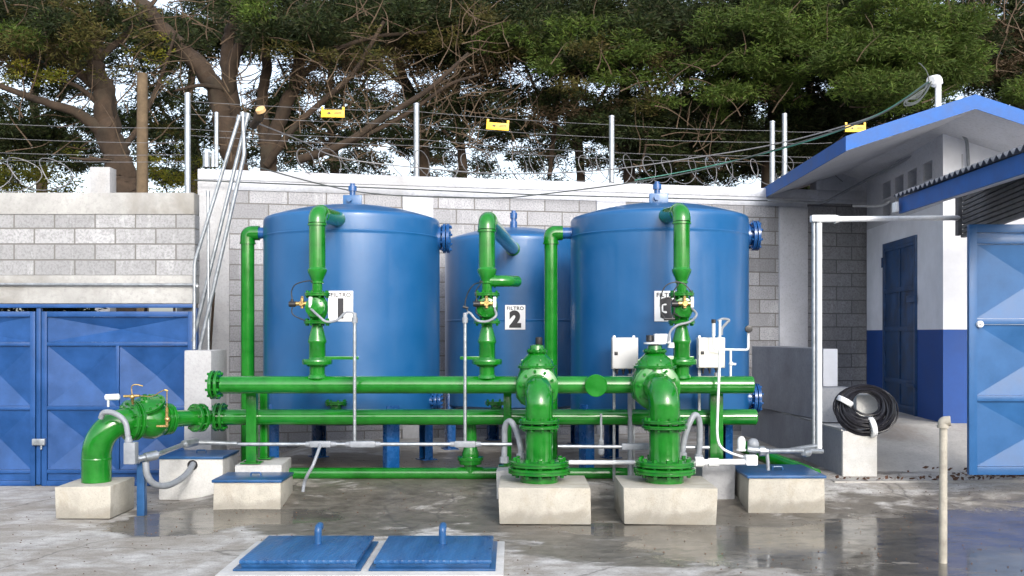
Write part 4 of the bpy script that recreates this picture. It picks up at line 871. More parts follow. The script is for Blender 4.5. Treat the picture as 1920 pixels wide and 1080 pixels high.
# ramp
mb = MB(); xr0 = xb + .002; y0 = 11.25
zr0 = ZY(893, y0); pr = [(y0, 0), (y0, zr0), (12.9, .60), (17, .62), (17, 0)]
vs = [(xr0, y, z) for y, z in pr] + [(9.5, y, z) for y, z in pr]; n = 5
mb.add(vs, [tuple(range(5)), tuple(range(5, 10))[::-1]] + [(i, i + 5, (i + 1) % 5 + 5, (i + 1) % 5) for i in range(5)]); 
solo('ramp', mb, 'ramp', kind='structure', smooth=False)
solo('kerb_step', MB().box(xb - .55, 6.3, 10.72, y0 - .002, -.02, ZY(897, 10.9), .02, None, .012), 'ramp', kind='structure')
mb = MB()
for i in range(1600):
    if random.random() < .7: x = random.gauss(5.9, .5); y = 10.6 + random.random() * .9 - abs(x - 5.9) * .1
    else: x = random.uniform(3.1, 5.6); y = 10.62 + random.random() * .12
    z = (.19 if 10.72 < y < 11.25 and x < 6.3 else (.22 if y >= 11.25 else .0)) + random.random() * .03 + (.05 * max(0, 1 - abs(x - 5.9)) if y < 11 else 0); s = random.uniform(.015, .04); a = random.uniform(0, 6.28)
    d = Vector((math.cos(a) * s, math.sin(a) * s, random.uniform(-.01, .02))); e = Vector((-math.sin(a) * s * .5, math.cos(a) * s * .5, random.uniform(-.01, .02))); q = Vector((x, y, z + .012)); mb.add([q - d, q - e, q + d, q + e], [(0, 1, 2, 3)])
solo('fallen_leaves', mb, 'litter', 'brown fallen leaves along the kerb at the right', 'leaves', kind='stuff', smooth=False)

# cable coil on the post
cc = P(1621, 768, 11.05); t = thing('cable_coil', 'large coil of black cable hung over a concrete post', 'cable coil', tuple(cc - Vector((0, 0, .3))))
mb = MB(); pts = []; NT = 44; lay = [(random.uniform(-1, 1), random.uniform(-1, 1)) for _ in range(NT + 2)]
for i in range(NT * 26):
    a = 2 * math.pi * i / 26; k = i / 26; q = int(k); f_ = k - q; f_ = f_ * f_ * (3 - 2 * f_)
    u_ = lay[q][0] * (1 - f_) + lay[q + 1][0] * f_; v_ = lay[q][1] * (1 - f_) + lay[q + 1][1] * f_; low = max(0, -math.sin(a)); topp = max(0, math.sin(a))
    sp = .5 + .5 * u_ ; sp = min(1, max(0, sp + .10 * math.sin(k * 1.9 + a))); ca, sa = math.cos(a), math.sin(a); pxm = 11.05 / F
    ix, iz = ca * 25 + 1, sa * 21 + 11; ox, oz = ca * 60, sa * 46
    pts.append(cc + Vector(((ix + (ox - ix) * sp) * pxm + .010 * math.sin(k * 2.3), .06 * v_ + .03 * sa - .05 * low, (iz + (oz - iz) * sp) * pxm + .010 * math.sin(k * 3.1))))
mb.tube(pts, .0095, 6); part('cable', mb, 'coil', t)
for a, nm in ((R(150), 'tie'), (R(-78), 'tie')):
    q = cc + Vector((math.cos(a) * .255, -.02 if a > 0 else -.06, math.sin(a) * .185)); ks = 1.0 if a > 0 else 1.28; d = Vector((-math.sin(a), 0, math.cos(a))); mb = MB(); mb.lathe(q - d * .028, d, [(0, .088 * ks), (.015, .094 * ks), (.04, .09 * ks), (.056, .086 * ks)], 16); part(nm, mb, 'pvc', t)

# tall conduit pair with horizontal run
TD = 10.9; t = thing('conduit_riser', 'tall pair of white conduits with a long run to the shed', 'conduit', tuple(P(1532, 850, TD)))
mb = MB(); mb.cyl(P(1526, 850, TD), P(1526, 418, TD), .024); part('conduit', mb, 'galv', t); mb = MB(); mb.cyl(P(1536, 845, TD - .04), P(1536, 418, TD - .04), .030); part('conduit', mb, 'pvc', t)
mb = MB(); a = P(1520, 411, TD - .02); mb.box(a.x, XP(1565, TD), TD - .07, TD + .03, ZY(417, TD), ZY(404, TD), .016); mb.lathe(P(1565, 411, TD - .02), (1, 0, 0), [(0, .05), (.05, .035)], 14); part('junction_fitting', mb, 'pvc', t)
mb = MB(); mb.cyl(P(1568, 411, TD - .02), P(1803, 408.5, 12.0), .031); part('horizontal_run', mb, 'pvc', t)

# standing pipe on the yard
SD = 7.73; a = P(1768, 1055, SD); mb = MB(); ztp = ZY(790, SD)
t = thing('standpipe', 'worn white pipe standing alone on the wet yard with a rusty elbow', 'pipe', (a.x, SD, 0))
part('pipe', MB().cyl((a.x, SD, -.01), (a.x + .004, SD, ztp - .02), .031, .029, 18), 'rustwhite', t)
mb = MB(); mb.tube(bend([(a.x, SD, ztp - .04), (a.x, SD, ztp), (a.x + .05, SD - .02, ztp + .005)], .035), .038, 16); mb.lathe((a.x, SD, ztp - .05), (0, 0, 1), [(0, .044), (.022, .044)], 16); part('elbow', mb, 'rustwhite', t)

# ---------------------------------------------------------------- building on the right
bd = thing('white_building', 'white building with blue lower wall, blue roof edge and an old blue door', 'building', (6, 14, .5))
pA = (XP(1625, 16.4), 16.4); pB = (XP(1768, 12.97), 12.97)
def lerp2(t): return (pA[0] + (pB[0] - pA[0]) * t, pA[1] + (pB[1] - pA[1]) * t)
def wfrac(px):
    tx = (px - CX) / F; return (tx * pA[1] - pA[0]) / ((pB[0] - pA[0]) - tx * (pB[1] - pA[1]))
dv = Vector((pB[0] - pA[0], pB[1] - pA[1], 0)).normalized(); nv_ = Vector((-dv.y, dv.x, 0)); nv_ = nv_ if nv_.x > 0 else -nv_   # into building
def side_slab(mb, t0, t1, z0, z1, d0=0.0, d1=.2):
    a = lerp2(t0); b = lerp2(t1); prism(mb, [(a[0] + nv_.x * d0, a[1] + nv_.y * d0), (b[0] + nv_.x * d0, b[1] + nv_.y * d0), (b[0] + nv_.x * d1, b[1] + nv_.y * d1), (a[0] + nv_.x * d1, a[1] + nv_.y * d1)], z0, z1)
f1, f2 = wfrac(1658), wfrac(1720); zd = 3.1; zda = H + 176 * 14.7 / F; zpl = 1.80; zft = 3.42
mb = MB()
for (a, b, z0, z1) in ((0, f1, zpl, zft), (f2, 1, zpl, zft), (f1, f2, zda, zft)): side_slab(mb, a, b, z0, z1)
part('side_wall', mb, 'white', bd, False)
for (a, b) in ((0, f1), (f2, 1)):
    mb = MB(); side_slab(mb, a, b, .3, zpl - .001); part('side_dado', mb, 'wallblue', bd, False)
# upper vented wall with openings
vents = [(wfrac(p0), wfrac(p1)) for p0, p1 in ((1655, 1670), (1678, 1694), (1702, 1719), (1730, 1748))]
zv0, zv1 = 3.52, 4.04; mb = MB(); side_slab(mb, 0, 1, zft + .001, zv0); side_slab(mb, 0, 1, zv1, 4.46)
prev = 0
for a, b in vents: side_slab(mb, prev, a, zv0 + .0005, zv1 - .0005); side_slab(mb, a, b, (zv0 + zv1) / 2 - .02, (zv0 + zv1) / 2 + .02); prev = b
side_slab(mb, prev, 1, zv0 + .0005, zv1 - .0005); side_slab(mb, .0, 1, zv0, zv1, .21, .25)
part('vented_upper_wall', mb, 'soffit', bd, False)
fx0 = pB[0]; fy = pB[1]
def roofz(x): # underside of the slab
    return 4.35 - (abs(x - 5.37) * (.325 if x < 5.37 else .33))
mb = MB(); xs = [fx0 + .002, 6.5, 9.5]
fl = fx0 - .004; fyy = fy - .015
mb.add([(fl, fyy, zpl), (9.5, fyy, zpl), (9.5, fyy, roofz(9.5) + .12), (fl, fyy, roofz(fl) + .08), (fl, fy - .001, zpl), (9.5, fy - .001, zpl), (9.5, fy - .001, roofz(9.5) + .12), (fl, fy - .001, roofz(fl) + .08)], [(0, 1, 2, 3), (7, 6, 5, 4), (0, 4, 5, 1), (3, 2, 6, 7), (0, 3, 7, 4)])
part('front_wall', mb, 'white', bd, False)
part('front_dado', MB().box(fx0 - .004, 9.5, fy - .015, fy - .001, .3, zpl - .001), 'wallblue', bd)
ED, EF = 11.75, 16.9; ex0 = XP(1587, ED); exf = XP(1435, 16.4) + (16.9 - 16.4) * .04
th = .17
mb = MB(); xr_ = 5.37
def rl_(x, y): # left eave x varies a little with depth
    return x
yl = [ED, EF]
eave = {ED: ex0, EF: XP(1435, 16.4)}
vs = []
for y in yl:
    xe = eave[y]; ze = roofz(xe)
    vs += [(xe, y, ze), (xe, y, ze + th - .012), (xr_, y, 4.35), (xr_, y, 4.35 + th - .012), (9.5, y, roofz(9.5)), (9.5, y, roofz(9.5) + th - .012)]
mb.add(vs, [(0, 2, 8, 6), (2, 4, 10, 8), (1, 7, 9, 3), (3, 9, 11, 5), (0, 6, 7, 1), (0, 1, 3, 2), (2, 3, 5, 4), (6, 8, 9, 7), (8, 10, 11, 9)])
part('roof_slab', mb, 'soffit', bd, False)
mb = MB(); yf = ED - .012
mb.add([(ex0 - .01, yf, roofz(ex0)), (xr_, yf, 4.35), (9.5, yf, roofz(9.5)), (9.5, yf, roofz(9.5) + th), (xr_, yf, 4.35 + th), (ex0 - .01, yf, roofz(ex0) + th)] + [(ex0 - .01, yf + .01, roofz(ex0)), (xr_, yf + .01, 4.35), (9.5, yf + .01, roofz(9.5)), (9.5, yf + .01, roofz(9.5) + th), (xr_, yf + .01, 4.35 + th), (ex0 - .01, yf + .01, roofz(ex0) + th)],
       [(0, 1, 4, 5), (1, 2, 3, 4), (5, 4, 10, 11), (4, 3, 9, 10), (0, 6, 7, 1), (1, 7, 8, 2), (0, 5, 11, 6), (6, 11, 10, 7), (7, 10, 9, 8)])
part('front_fascia', mb, 'fascia', bd, False)
mb = MB(); xe2 = eave[EF]
mb.add([(ex0 - .012, ED - .013, roofz(ex0) - .004), (ex0 - .012, ED - .013, roofz(ex0) + th), (xe2 - .012, EF, roofz(xe2) + th), (xe2 - .012, EF, roofz(xe2) - .004), (ex0 - .001, ED - .001, roofz(ex0) - .004), (ex0 - .001, ED - .001, roofz(ex0) + th), (xe2 - .001, EF, roofz(xe2) + th), (xe2 - .001, EF, roofz(xe2) - .004)], [(0, 3, 2, 1), (1, 2, 6, 5), (0, 4, 7, 3), (4, 5, 6, 7), (0, 1, 5, 4), (3, 7, 6, 2)])
part('side_fascia', mb, 'fascia', bd, False)
# door
a = lerp2(f1); b = lerp2(f2); dlen = math.dist(a, b); ang = math.atan2(b[1] - a[1], b[0] - a[0])
Mx = Matrix.Translation((a[0], a[1], 0)) @ Matrix.Rotation(ang, 4, 'Z'); sgn = 1 if (Mx.to_3x3() @ Vector((0, 1, 0))).dot(nv_) > 0 else -1
def dbox(mb, u0, u1, d0, d1, z0, z1, bev=.004): mb.box(u0, u1, min(d0 * sgn, d1 * sgn), max(d0 * sgn, d1 * sgn), z0, z1, bev, Mx)
mb = MB(); dbox(mb, .004, .07, -.03, .1, .58, zda - .004); dbox(mb, dlen - .07, dlen - .004, -.03, .1, .58, zda - .004); dbox(mb, .071, dlen - .071, -.03, .1, zda - .085, zda - .004)
dr = part('door', MB(), 'doorblue', bd) if False else None
part('door_frame', mb, 'doorblue', bd)
mb = MB(); dbox(mb, .072, dlen - .072, .0, .04, .60, zda - .088)
for zz in (.66, 1.02, 1.78, 2.35, zda - .13): dbox(mb, .08, dlen - .08, -.018, -.001, zz, zz + .07)
dbox(mb, dlen * .5 - .03, dlen * .5 + .03, -.016, -.001, .74, zda - .14)
dr = part('door', mb, 'doorblue', bd)
mb = MB(); dbox(mb, dlen - .32, dlen + .04, -.05, -.031, 2.18, 2.28); dbox(mb, dlen - .32, dlen + .02, -.05, -.031, 1.0, 1.05); dbox(mb, .0, .06, -.05, -.031, 2.75, 2.9); part('door_bar', mb, 'doorblue', dr)
# eave conduits & mast
mb = MB(); mb.tube(bend([P(1440, 376, 15.9), P(1545, 381, 15.9), P(1625, 337, 15.9), P(1800, 246, 12.8), P(1813, 262, 12.85), P(1817, 330, 12.9)], .12), .022, 10)
solo('eave_conduit', mb, 'grey', 'grey conduit running under the concrete eave and down the white gable wall', 'conduit')
mb = MB(); mb.tube(catm([P(1600, 386, 16.0), P(1650, 386, 15.4), P(1668, 378, 14.9)], 6), .02, 8); solo('eave_conduit', mb, 'pvc', 'short white pipe stub leaving the vented upper wall', 'conduit')
a = P(1759, 205, 12.2); mb = MB(); b = P(1759, 158, 12.2); mb.cyl((a.x, a.y, 4.40), b, .035); mb.tube(bend([b, P(1758, 148, 12.2), P(1745, 151, 12.1)], .06), .055, 14); mb.ball(P(1754, 152, 12.2), .075)
mast = solo('service_mast', mb, 'pvc', 'white service mast with weatherhead on the blue roof edge', 'mast')
mb = MB()
for k in range(4):
    mb.tube(catm([P(1746, 153, 12.1), P(1735 - 4 * k, 175 + 5 * k, 12.0), P(1715 - 6 * k, 192 + 2 * k, 12.0), P(1700, 190 - k, 12.0), P(1722, 174 + 3 * k, 12.05), P(1748 - 3 * k, 158, 12.1)], 8), .008, 7)
mb.tube(catm([P(1742, 152, 12.1), P(1738, 135, 12.1), P(1728, 122, 12.1), P(1722, 118, 12.1)], 6), .006, 6); solo('cable_loops', mb, 'cabledark', 'tangled service cable loops hanging at the roof mast', 'cable')
def cab(name, pts, r, m, label): 
    mb = MB(); mb.tube(catm(pts, 10), r, 6); solo(name, mb, m, label, 'cable', 'overhead service cables')
cab('overhead_cable', [P(1742, 152, 12.1), P(1660, 208, 12.6), P(1560, 243, 13.1), P(1440, 273, 13.6), P(1300, 296, 14.0), P(1140, 318, 14.3), P(960, 326, 14.6), P(800, 316, 14.8), P(640, 296, 14.6), P(560, 262, 14.0), P(460, 222, 13.0)], .009, 'wire', 'upper pale overhead cable from the roof mast to the leaning conduits')
cab('overhead_cable', [P(1742, 155, 12.1), P(1655, 212, 12.5), P(1560, 248, 13.0), P(1440, 284, 13.5), P(1300, 322, 13.9), P(1160, 346, 14.1), P(1000, 366, 14.3), P(930, 371, 14.4), P(800, 369, 14.4), P(690, 362, 14.3), P(600, 345, 14.2), P(500, 318, 13.6), P(440, 300, 12.6)], .009, 'cabledark', 'lower dark green overhead cable sagging across the tall wall')
cab('overhead_cable', [P(1742, 154, 12.1), P(1655, 210, 12.55), P(1560, 250, 13.05), P(1440, 286, 13.55), P(1300, 318, 13.95), P(1190, 338, 14.1)], .008, 'cable', 'green overhead cable twisted beside the dark one')
strand([P(365, 338, 14.1), P(700, 352, 14.7), P(1000, 365, 15.2), P(1500, 378, 16.1)], .010, 'cabledark', .0, 'wall_cable', 'straight dark cable fixed along the top of the tall wall', 'cable', None)

# ---------------------------------------------------------------- near shed with corrugated roof
sh = thing('shed', 'dark shed with corrugated roof edge and blue fascia at the right', 'shed', (5.2, 10.8, .3))
e0 = Vector((4.2, 11.0, 3.22)); e1 = Vector((4.14, 7.9, 3.22)); dd = (e1 - e0).normalized(); up = Vector((1, 0, .30)).normalized()
mb = MB(); n = 150; L_ = (e1 - e0).length; W_ = 4.2
for i in range(n + 1):
    for k, wd in enumerate((-.06, W_)):
        q = e0 + dd * (L_ * i / n) + up * wd + Vector((0, 0, .022 * math.sin(i / n * L_ / .12 * 2 * math.pi) + .028)); mb.v.append(tuple(q)); mb.v.append(tuple(q + Vector((0, 0, .006))))
for i in range(n): a = i * 4; mb.f += [(a, a + 4, a + 6, a + 2), (a + 1, a + 3, a + 7, a + 5), (a, a + 1, a + 5, a + 4), (a + 2, a + 6, a + 7, a + 3)]
part('corrugated_roof', mb, 'sheet', sh)
mb = MB(); fh = .165
def slabbox(mb, a, b, w, z0, z1):
    d = (b - a).normalized(); nn = Vector((-d.y, d.x, 0)) * w; prism(mb, [(a.x, a.y), (b.x, b.y), (b.x + nn.x, b.y + nn.y), (a.x + nn.x, a.y + nn.y)], z0, z1)
slabbox(mb, e0, e1, .03, 3.05, 3.215); part('side_fascia', mb, 'fascia', sh, False)
mb = MB(); a = e0 + Vector((.035, -.0, 0)); mb.add([(a.x, a.y, 3.05), (a.x + 4, a.y, 3.05 + 1.2), (a.x + 4, a.y, 3.215 + 1.2), (a.x, a.y, 3.215), (a.x, a.y + .03, 3.05), (a.x + 4, a.y + .03, 4.25), (a.x + 4, a.y + .03, 4.415), (a.x, a.y + .03, 3.215)], [(0, 3, 2, 1), (4, 5, 6, 7), (0, 1, 5, 4), (3, 7, 6, 2), (0, 4, 7, 3)]); part('back_fascia', mb, 'white', sh, False)
v0 = Vector((XP(1800, 12.0) + 0, 11.98, 0)); v1 = Vector((4.62, 8.0, 0))
mb = MB(); q0 = e0 + Vector((.04, 0, 0)); mb.add([(4.24, 10.99, 3.055), (4.18, 7.9, 3.055), (v1.x + .1, 7.9, 3.055 + .14), (v0.x - .35, 10.99, 3.055 + .2)], [(0, 1, 2, 3)]); part('soffit', mb, 'soffit', sh, False)
mb = MB(); dvv = (v1 - v0); zlo, zhi = 2.88, 3.46; nb = 11
for i in range(nb):
    z0 = zlo + (zhi - zlo) * i / nb; slabbox(mb, v0, v1, .03 if i % 2 else .045, z0, z0 + (zhi - zlo) / nb - .012)
slabbox(mb, v0 + Vector((.03, 0, 0)), v1 + Vector((.03, 0, 0)), .02, zlo, zhi); part('slatted_valance', mb, 'siding', sh, False)
mb = MB(); mb.box(v0.x - .05, v0.x, v0.y - .04, v0.y + .04, ZY(442, 12), ZY(378, 12) + .1, .004); part('end_trim', mb, 'siding', sh)
# lamp under the eave corner
mb = MB(); mb.box(4.13, 4.165, 10.9, 11.02, 3.06, 3.17, .01)
solo('eave_lamp', mb, 'pvc', 'small white fitting at the low corner of the shed roof', 'lamp')

# open gate leaf at right
OD = 9.9; zq = lambda y: ZY(y, OD); x0 = XP(1815, OD); x1 = x0 + 1.35
gr = gate_leaf('open_gate', 'light blue steel gate leaf standing open at the far right', x0, x1, [zq(421), zq(452), zq(603), zq(747), zq(890)], OD, 'gateright', None, [[], [], [], []], .08, .05)
mb = MB(); c = P(1837, 608, OD - .03); mb.lathe(c + Vector((0, .005, 0)), (0, -1, 0), [(0, .035), (.02, .035), (.03, .028)], 18); mb.box(c.x - .012, c.x + .012, c.y - .045, c.y - .02, c.z - .004, c.z + .004, .001); part('lock', mb, 'pvc', gr)

# ---------------------------------------------------------------- trees
def tubes(mb, paths, D, seg=14):
    for pts, r0, r1 in paths:
        q = catm([P(x, y, D + dz) for x, y, dz in pts], 9); n = len(q); o_ = len(mb.v); mb.tube([p + Vector((random.uniform(-1, 1), random.uniform(-1, 1), 0)) * r0 * .10 for p in q], 0, seg + 8, [r0 + (r1 - r0) * i / (n - 1) for i in range(n)])
        for i in range(o_, len(mb.v)):
            p = Vector(mb.v[i]); k_ = (i - o_) % (seg + 8); am = r0 * .20; w_ = mnoise.noise(Vector((p.x * 5, p.y * 5, p.z * 1.1))) * am + mnoise.noise(Vector((p.x * 16, p.y * 16, p.z * 2.2))) * am * .5; mb.v[i] = (p.x + w_, p.y - abs(w_), p.z + w_ * .3)
def leaves(centres, radii, n_each, L, W, squash=.55, drop=0.0):
    cs = []; out_v = []
    for (c, r) in zip(centres, radii):
        n = max(8, int(n_each * 3.3 * (r / .5) ** 2)); L_, W_ = L * .72, W * .46; d = rng.normal(size=(n, 3)); d /= np.linalg.norm(d, axis=1)[:, None]
        rad = rng.random(n) ** .45 * r; p = np.array(c) + d * rad[:, None] * np.array([1, 1, squash])
        out = d * np.array([1, 1, .35]) + rng.normal(size=(n, 3)) * .45 + np.array([0, 0, -drop]); out /= np.linalg.norm(out, axis=1)[:, None]
        sd = np.cross(out, rng.normal(size=(n, 3))); sd /= np.linalg.norm(sd, axis=1)[:, None]
        l = L_ * (.6 + .8 * rng.random(n))[:, None]; w = W_ * (.6 + .8 * rng.random(n))[:, None]
        out_v.append(np.stack([p - out * l * .5, p + sd * w * .5, p + out * l * .5, p - sd * w * .5], 1))
    return np.concatenate(out_v).reshape(-1, 3)
def leaf_obj(name, verts, m, parent):
    off = OFF[parent]; v = (verts - np.array(off)).astype(np.float32); nv = len(v); nf = nv // 4
    me = bpy.data.meshes.new(name); me.vertices.add(nv); me.vertices.foreach_set('co', v.ravel()); me.loops.add(nv); me.loops.foreach_set('vertex_index', np.arange(nv, dtype=np.int32))
    me.polygons.add(nf); me.polygons.foreach_set('loop_start', np.arange(0, nv, 4, dtype=np.int32)); me.update(calc_edges=True); me.materials.append(M[m])
    o = bpy.data.objects.new(name, me); C.objects.link(o); o.parent = parent; return o
def pads(px, py, D, rx, ry, rd, n, s0=.25, s1=.6):
    cs, rs = [], []
    for _ in range(n):
        while True:
            a = rng.uniform(-1, 1, 3)
            if (a ** 2).sum() < 1: break
        cs.append(tuple(P(px + a[0] * rx, py + a[1] * ry, D + a[2] * rd))); rs.append(rng.uniform(s0, s1))
    return cs, rs
def twigs(mb, px, py, D, rx, ry, n, L=.9):
    for _ in range(n):
        a = P(px + random.uniform(-rx, rx), py + random.uniform(-ry, ry), D + random.uniform(-.8, .8)); ang = random.uniform(-.5, 2.2); d = Vector((math.cos(ang), random.uniform(-.4, .4), math.sin(ang) * .8)); pts = [a]; 
        for k in range(4): d = (d + Vector((random.uniform(-.4, .4), random.uniform(-.3, .3), random.uniform(-.35, .35)))).normalized(); pts.append(pts[-1] + d * L / 4 * random.uniform(.6, 1.3))
        mb.tube(catm(pts, 2), 0, 4, [.014 * (1 - .8 * i / 8) for i in range(9)], caps=False)
def tree(name, label, px, D, paths, blobs, tw=(), cat='tree', group='trees behind the wall', bark='bark'):
    base = P(px, HY, D); base.z = .5; t = thing(name, label, cat, tuple(base), group)
    mb = MB(); tubes(mb, paths, D); part('trunk', mb, bark, t)
    if tw:
        mb = MB()
        for a in tw: twigs(mb, *a)
        part('twigs', mb, 'twig', t)['kind'] = 'stuff'
    bym = {}
    for (m, bx, by, bD, rx, ry, rd, n, s0, s1, dens, L, W) in blobs:
        c, r = pads(bx, by, bD, rx, ry, rd, n, s0, s1); bym.setdefault(m, []).append(leaves(c, r, dens, L, W, .5))
    for m, l in bym.items(): leaf_obj('crown', np.concatenate(l), m, t)
    return t
gnd = lambda px, D: 625 + 1.2 * F / D
LG, DK, YL, BN, OL = 'leafgreen', 'leafdark', 'leafyel', 'leafbrown', 'leafolive'
tree('cypress_tree', 'thick leaning cypress trunk at far left behind the gate wall', 230, 17.5,
     [([(245, 760, 0), (240, 420, 0), (228, 340, 0), (212, 270, 0), (190, 170, 0), (182, 80, 0), (195, -60, 0)], .33, .10), ([(205, 260, 0), (150, 215, -.3), (80, 190, -.6), (-30, 150, -.8)], .11, .04), ([(190, 175, 0), (120, 110, .3), (40, 60, .5), (-40, 20, .6)], .09, .03),
      ([(222, 290, 0), (262, 235, .2), (300, 150, .3), (330, 60, .3)], .06, .02), ([(200, 210, 0), (140, 160, -.2), (60, 140, -.4)], .05, .02), ([(185, 110, 0), (240, 60, .3), (300, -10, .5)], .07, .03), ([(225, 300, 0), (175, 300, -.4), (130, 296, -.5)], .05, .015)],
     [(DK, 60, 20, 17.4, 160, 50, 1.2, 26, .3, .6, 200, .16, .045), (LG, 80, 70, 17.0, 110, 30, .6, 8, .25, .4, 160, .15, .04), (YL, 130, 60, 18.3, 170, 80, .6, 16, .12, .26, 90, .10, .05), (YL, 70, 145, 17.2, 70, 14, .4, 7, .12, .24, 110, .11, .05), (BN, 60, 110, 17.6, 90, 60, .8, 8, .2, .4, 90, .13, .04), (OL, 110, 50, 16.8, 180, 55, .7, 16, .2, .42, 150, .13, .04), (OL, 140, 130, 17.0, 120, 50, .5, 7, .15, .3, 90, .12, .04), (DK, 120, 220, 19.0, 200, 110, .8, 44, .2, .42, 150, .15, .045), (DK, 40, 190, 17.9, 110, 60, .8, 16, .25, .45, 170, .15, .045), (DK, 290, 120, 18.6, 70, 100, .8, 18, .2, .42, 150, .15, .045), (YL, 300, 110, 17.6, 50, 50, .4, 7, .12, .24, 110, .1, .045), (YL, 60, 130, 16.8, 80, 22, .3, 10, .12, .24, 120, .1, .045), (OL, 250, 70, 17.2, 60, 70, .6, 7, .15, .3, 110, .12, .04),
      (DK, 60, 250, 18.5, 120, 50, .8, 20, .3, .5, 190, .16, .05), (BN, 20, 110, 17.3, 40, 60, .6, 6, .2, .4, 120, .12, .04)],
     [(150, 180, 17.4, 150, 120, 60), (150, 40, 17.4, 170, 50, 40)])
tree('cypress_tree', 'massive multi-stemmed cypress left of centre, spreading into several limbs', 440, 18.2,
     [([(470, 760, 0), (455, 380, 0), (437, 300, 0), (418, 220, 0), (395, 150, 0), (340, 90, .1), (285, 30, .2), (240, -30, .3)], .25, .10), ([(450, 400, .1), (445, 290, .1), (436, 190, .1), (425, 110, .2), (440, 30, .2), (470, -60, .3)], .18, .09), ([(425, 190, .1), (440, 110, -.2), (470, 50, -.3), (500, -40, -.3)], .12, .08),
      ([(530, 760, .2), (505, 380, .2), (508, 280, .2), (535, 200, .2), (560, 130, .2), (560, 50, .3), (610, -50, .4)], .17, .07), ([(505, 300, .2), (490, 200, .3), (500, 120, .3), (480, 20, .3)], .13, .06), ([(560, 300, -.2), (640, 272, -.4), (720, 220, -.5), (800, 170, -.6), (880, 100, -.7)], .08, .03),
      ([(660, 265, -.4), (760, 215, -.4), (840, 160, -.4), (900, 140, -.4)], .05, .02), ([(555, 150, .2), (620, 100, .1), (700, 70, 0), (800, 60, 0)], .06, .025), ([(430, 170, 0), (380, 160, -.3), (330, 170, -.4)], .05, .02), ([(500, 310, 0), (560, 230, -.3), (660, 140, -.5), (720, 40, -.6)], .07, .03)],
     [(DK, 560, 40, 18.0, 130, 55, 1.0, 26, .3, .6, 200, .16, .045), (LG, 500, 20, 17.5, 60, 24, .5, 7, .25, .45, 180, .15, .04), (DK, 330, 60, 19, 90, 60, .6, 10, .2, .4, 150, .14, .045), (YL, 300, 80, 19.4, 80, 70, .5, 9, .1, .24, 90, .1, .05), (YL, 330, 120, 19, 30, 20, .3, 4, .12, .22, 110, .1, .05), (BN, 640, 130, 18.2, 150, 60, 1, 18, .2, .45, 90, .13, .035),
      (DK, 330, 230, 20, 90, 80, .5, 20, .2, .4, 140, .14, .05), (DK, 640, 240, 20.0, 220, 90, .8, 40, .15, .32, 130, .14, .045), (DK, 620, 190, 18.8, 170, 90, .8, 26, .18, .36, 130, .14, .045), (BN, 700, 120, 19.0, 240, 90, .8, 30, .18, .34, 110, .13, .04), (DK, 470, 250, 19.4, 120, 80, .6, 28, .2, .4, 130, .14, .045), (OL, 600, 100, 17.4, 150, 70, .6, 12, .2, .38, 110, .13, .04), (OL, 330, 200, 19, 60, 60, .5, 7, .15, .3, 110, .12, .04), (DK, 720, 20, 18.6, 130, 40, .8, 20, .3, .6, 190, .16, .045)],
     [(640, 150, 18.0, 260, 130, 170), (560, 230, 18.2, 160, 80, 70, .6), (380, 90, 18.4, 120, 90, 50)])
tree('cypress_tree', 'dark cypress with bare hanging branches behind the middle tank', 860, 20.5,
     [([(800, 760, 0), (795, 330, 0), (775, 200, 0), (745, 110, 0), (740, 0, 0)], .15, .08), ([(780, 230, 0), (860, 150, -.3), (950, 90, -.5)], .06, .02), ([(770, 170, 0), (700, 110, .2), (650, 40, .3)], .05, .02)],
     [(DK, 880, 50, 20.0, 200, 80, 1.4, 54, .35, .7, 190, .17, .05), (BN, 860, 150, 19.8, 170, 60, 1, 22, .25, .5, 110, .13, .04), (OL, 860, 70, 18.8, 150, 70, .6, 16, .2, .42, 150, .14, .04), (LG, 960, 80, 18.9, 90, 26, .5, 8, .25, .45, 190, .15, .04), (DK, 800, 200, 20.2, 130, 80, 1, 22, .2, .4, 130, .15, .045), (DK, 960, 190, 20.2, 120, 60, 1, 30, .25, .5, 150, .16, .05), (DK, 760, 240, 21.5, 180, 60, .6, 9, .15, .35, 100, .14, .05)],
     [(900, 160, 19.5, 180, 120, 100, .8), (980, 240, 19.5, 120, 60, 40, .6)])
tree('cypress_tree', 'dense dark cypress right of centre above tank 3', 1150, 20,
     [([(1180, 760, 0), (1180, 330, 0), (1170, 200, 0), (1180, 50, 0)], .14, .08), ([(1200, 320, -1.4), (1215, 250, -1.5), (1215, 180, -1.6), (1190, 130, -1.6)], .022, .012), ([(1030, 330, 0), (1045, 200, 0), (1060, 60, 0)], .05, .03)],
     [(DK, 1150, 60, 19.6, 190, 100, 1.5, 80, .35, .7, 200, .17, .05), (LG, 1120, 90, 18.3, 140, 70, .6, 22, .22, .42, 200, .15, .04), (OL, 1130, 150, 18.2, 140, 80, .6, 16, .2, .42, 150, .14, .04), (LG, 1230, 140, 18.2, 130, 60, .6, 12, .22, .40, 200, .15, .04), (DK, 1230, 240, 19.4, 160, 70, 1, 46, .3, .55, 190, .16, .05), (BN, 1110, 200, 19.2, 120, 70, .8, 16, .2, .45, 120, .13, .04), (BN, 1240, 110, 18.4, 120, 70, .5, 9, .15, .3, 120, .12, .035)],
     [(1130, 160, 18.4, 180, 140, 36, .6), (1250, 220, 18.6, 120, 90, 40)])
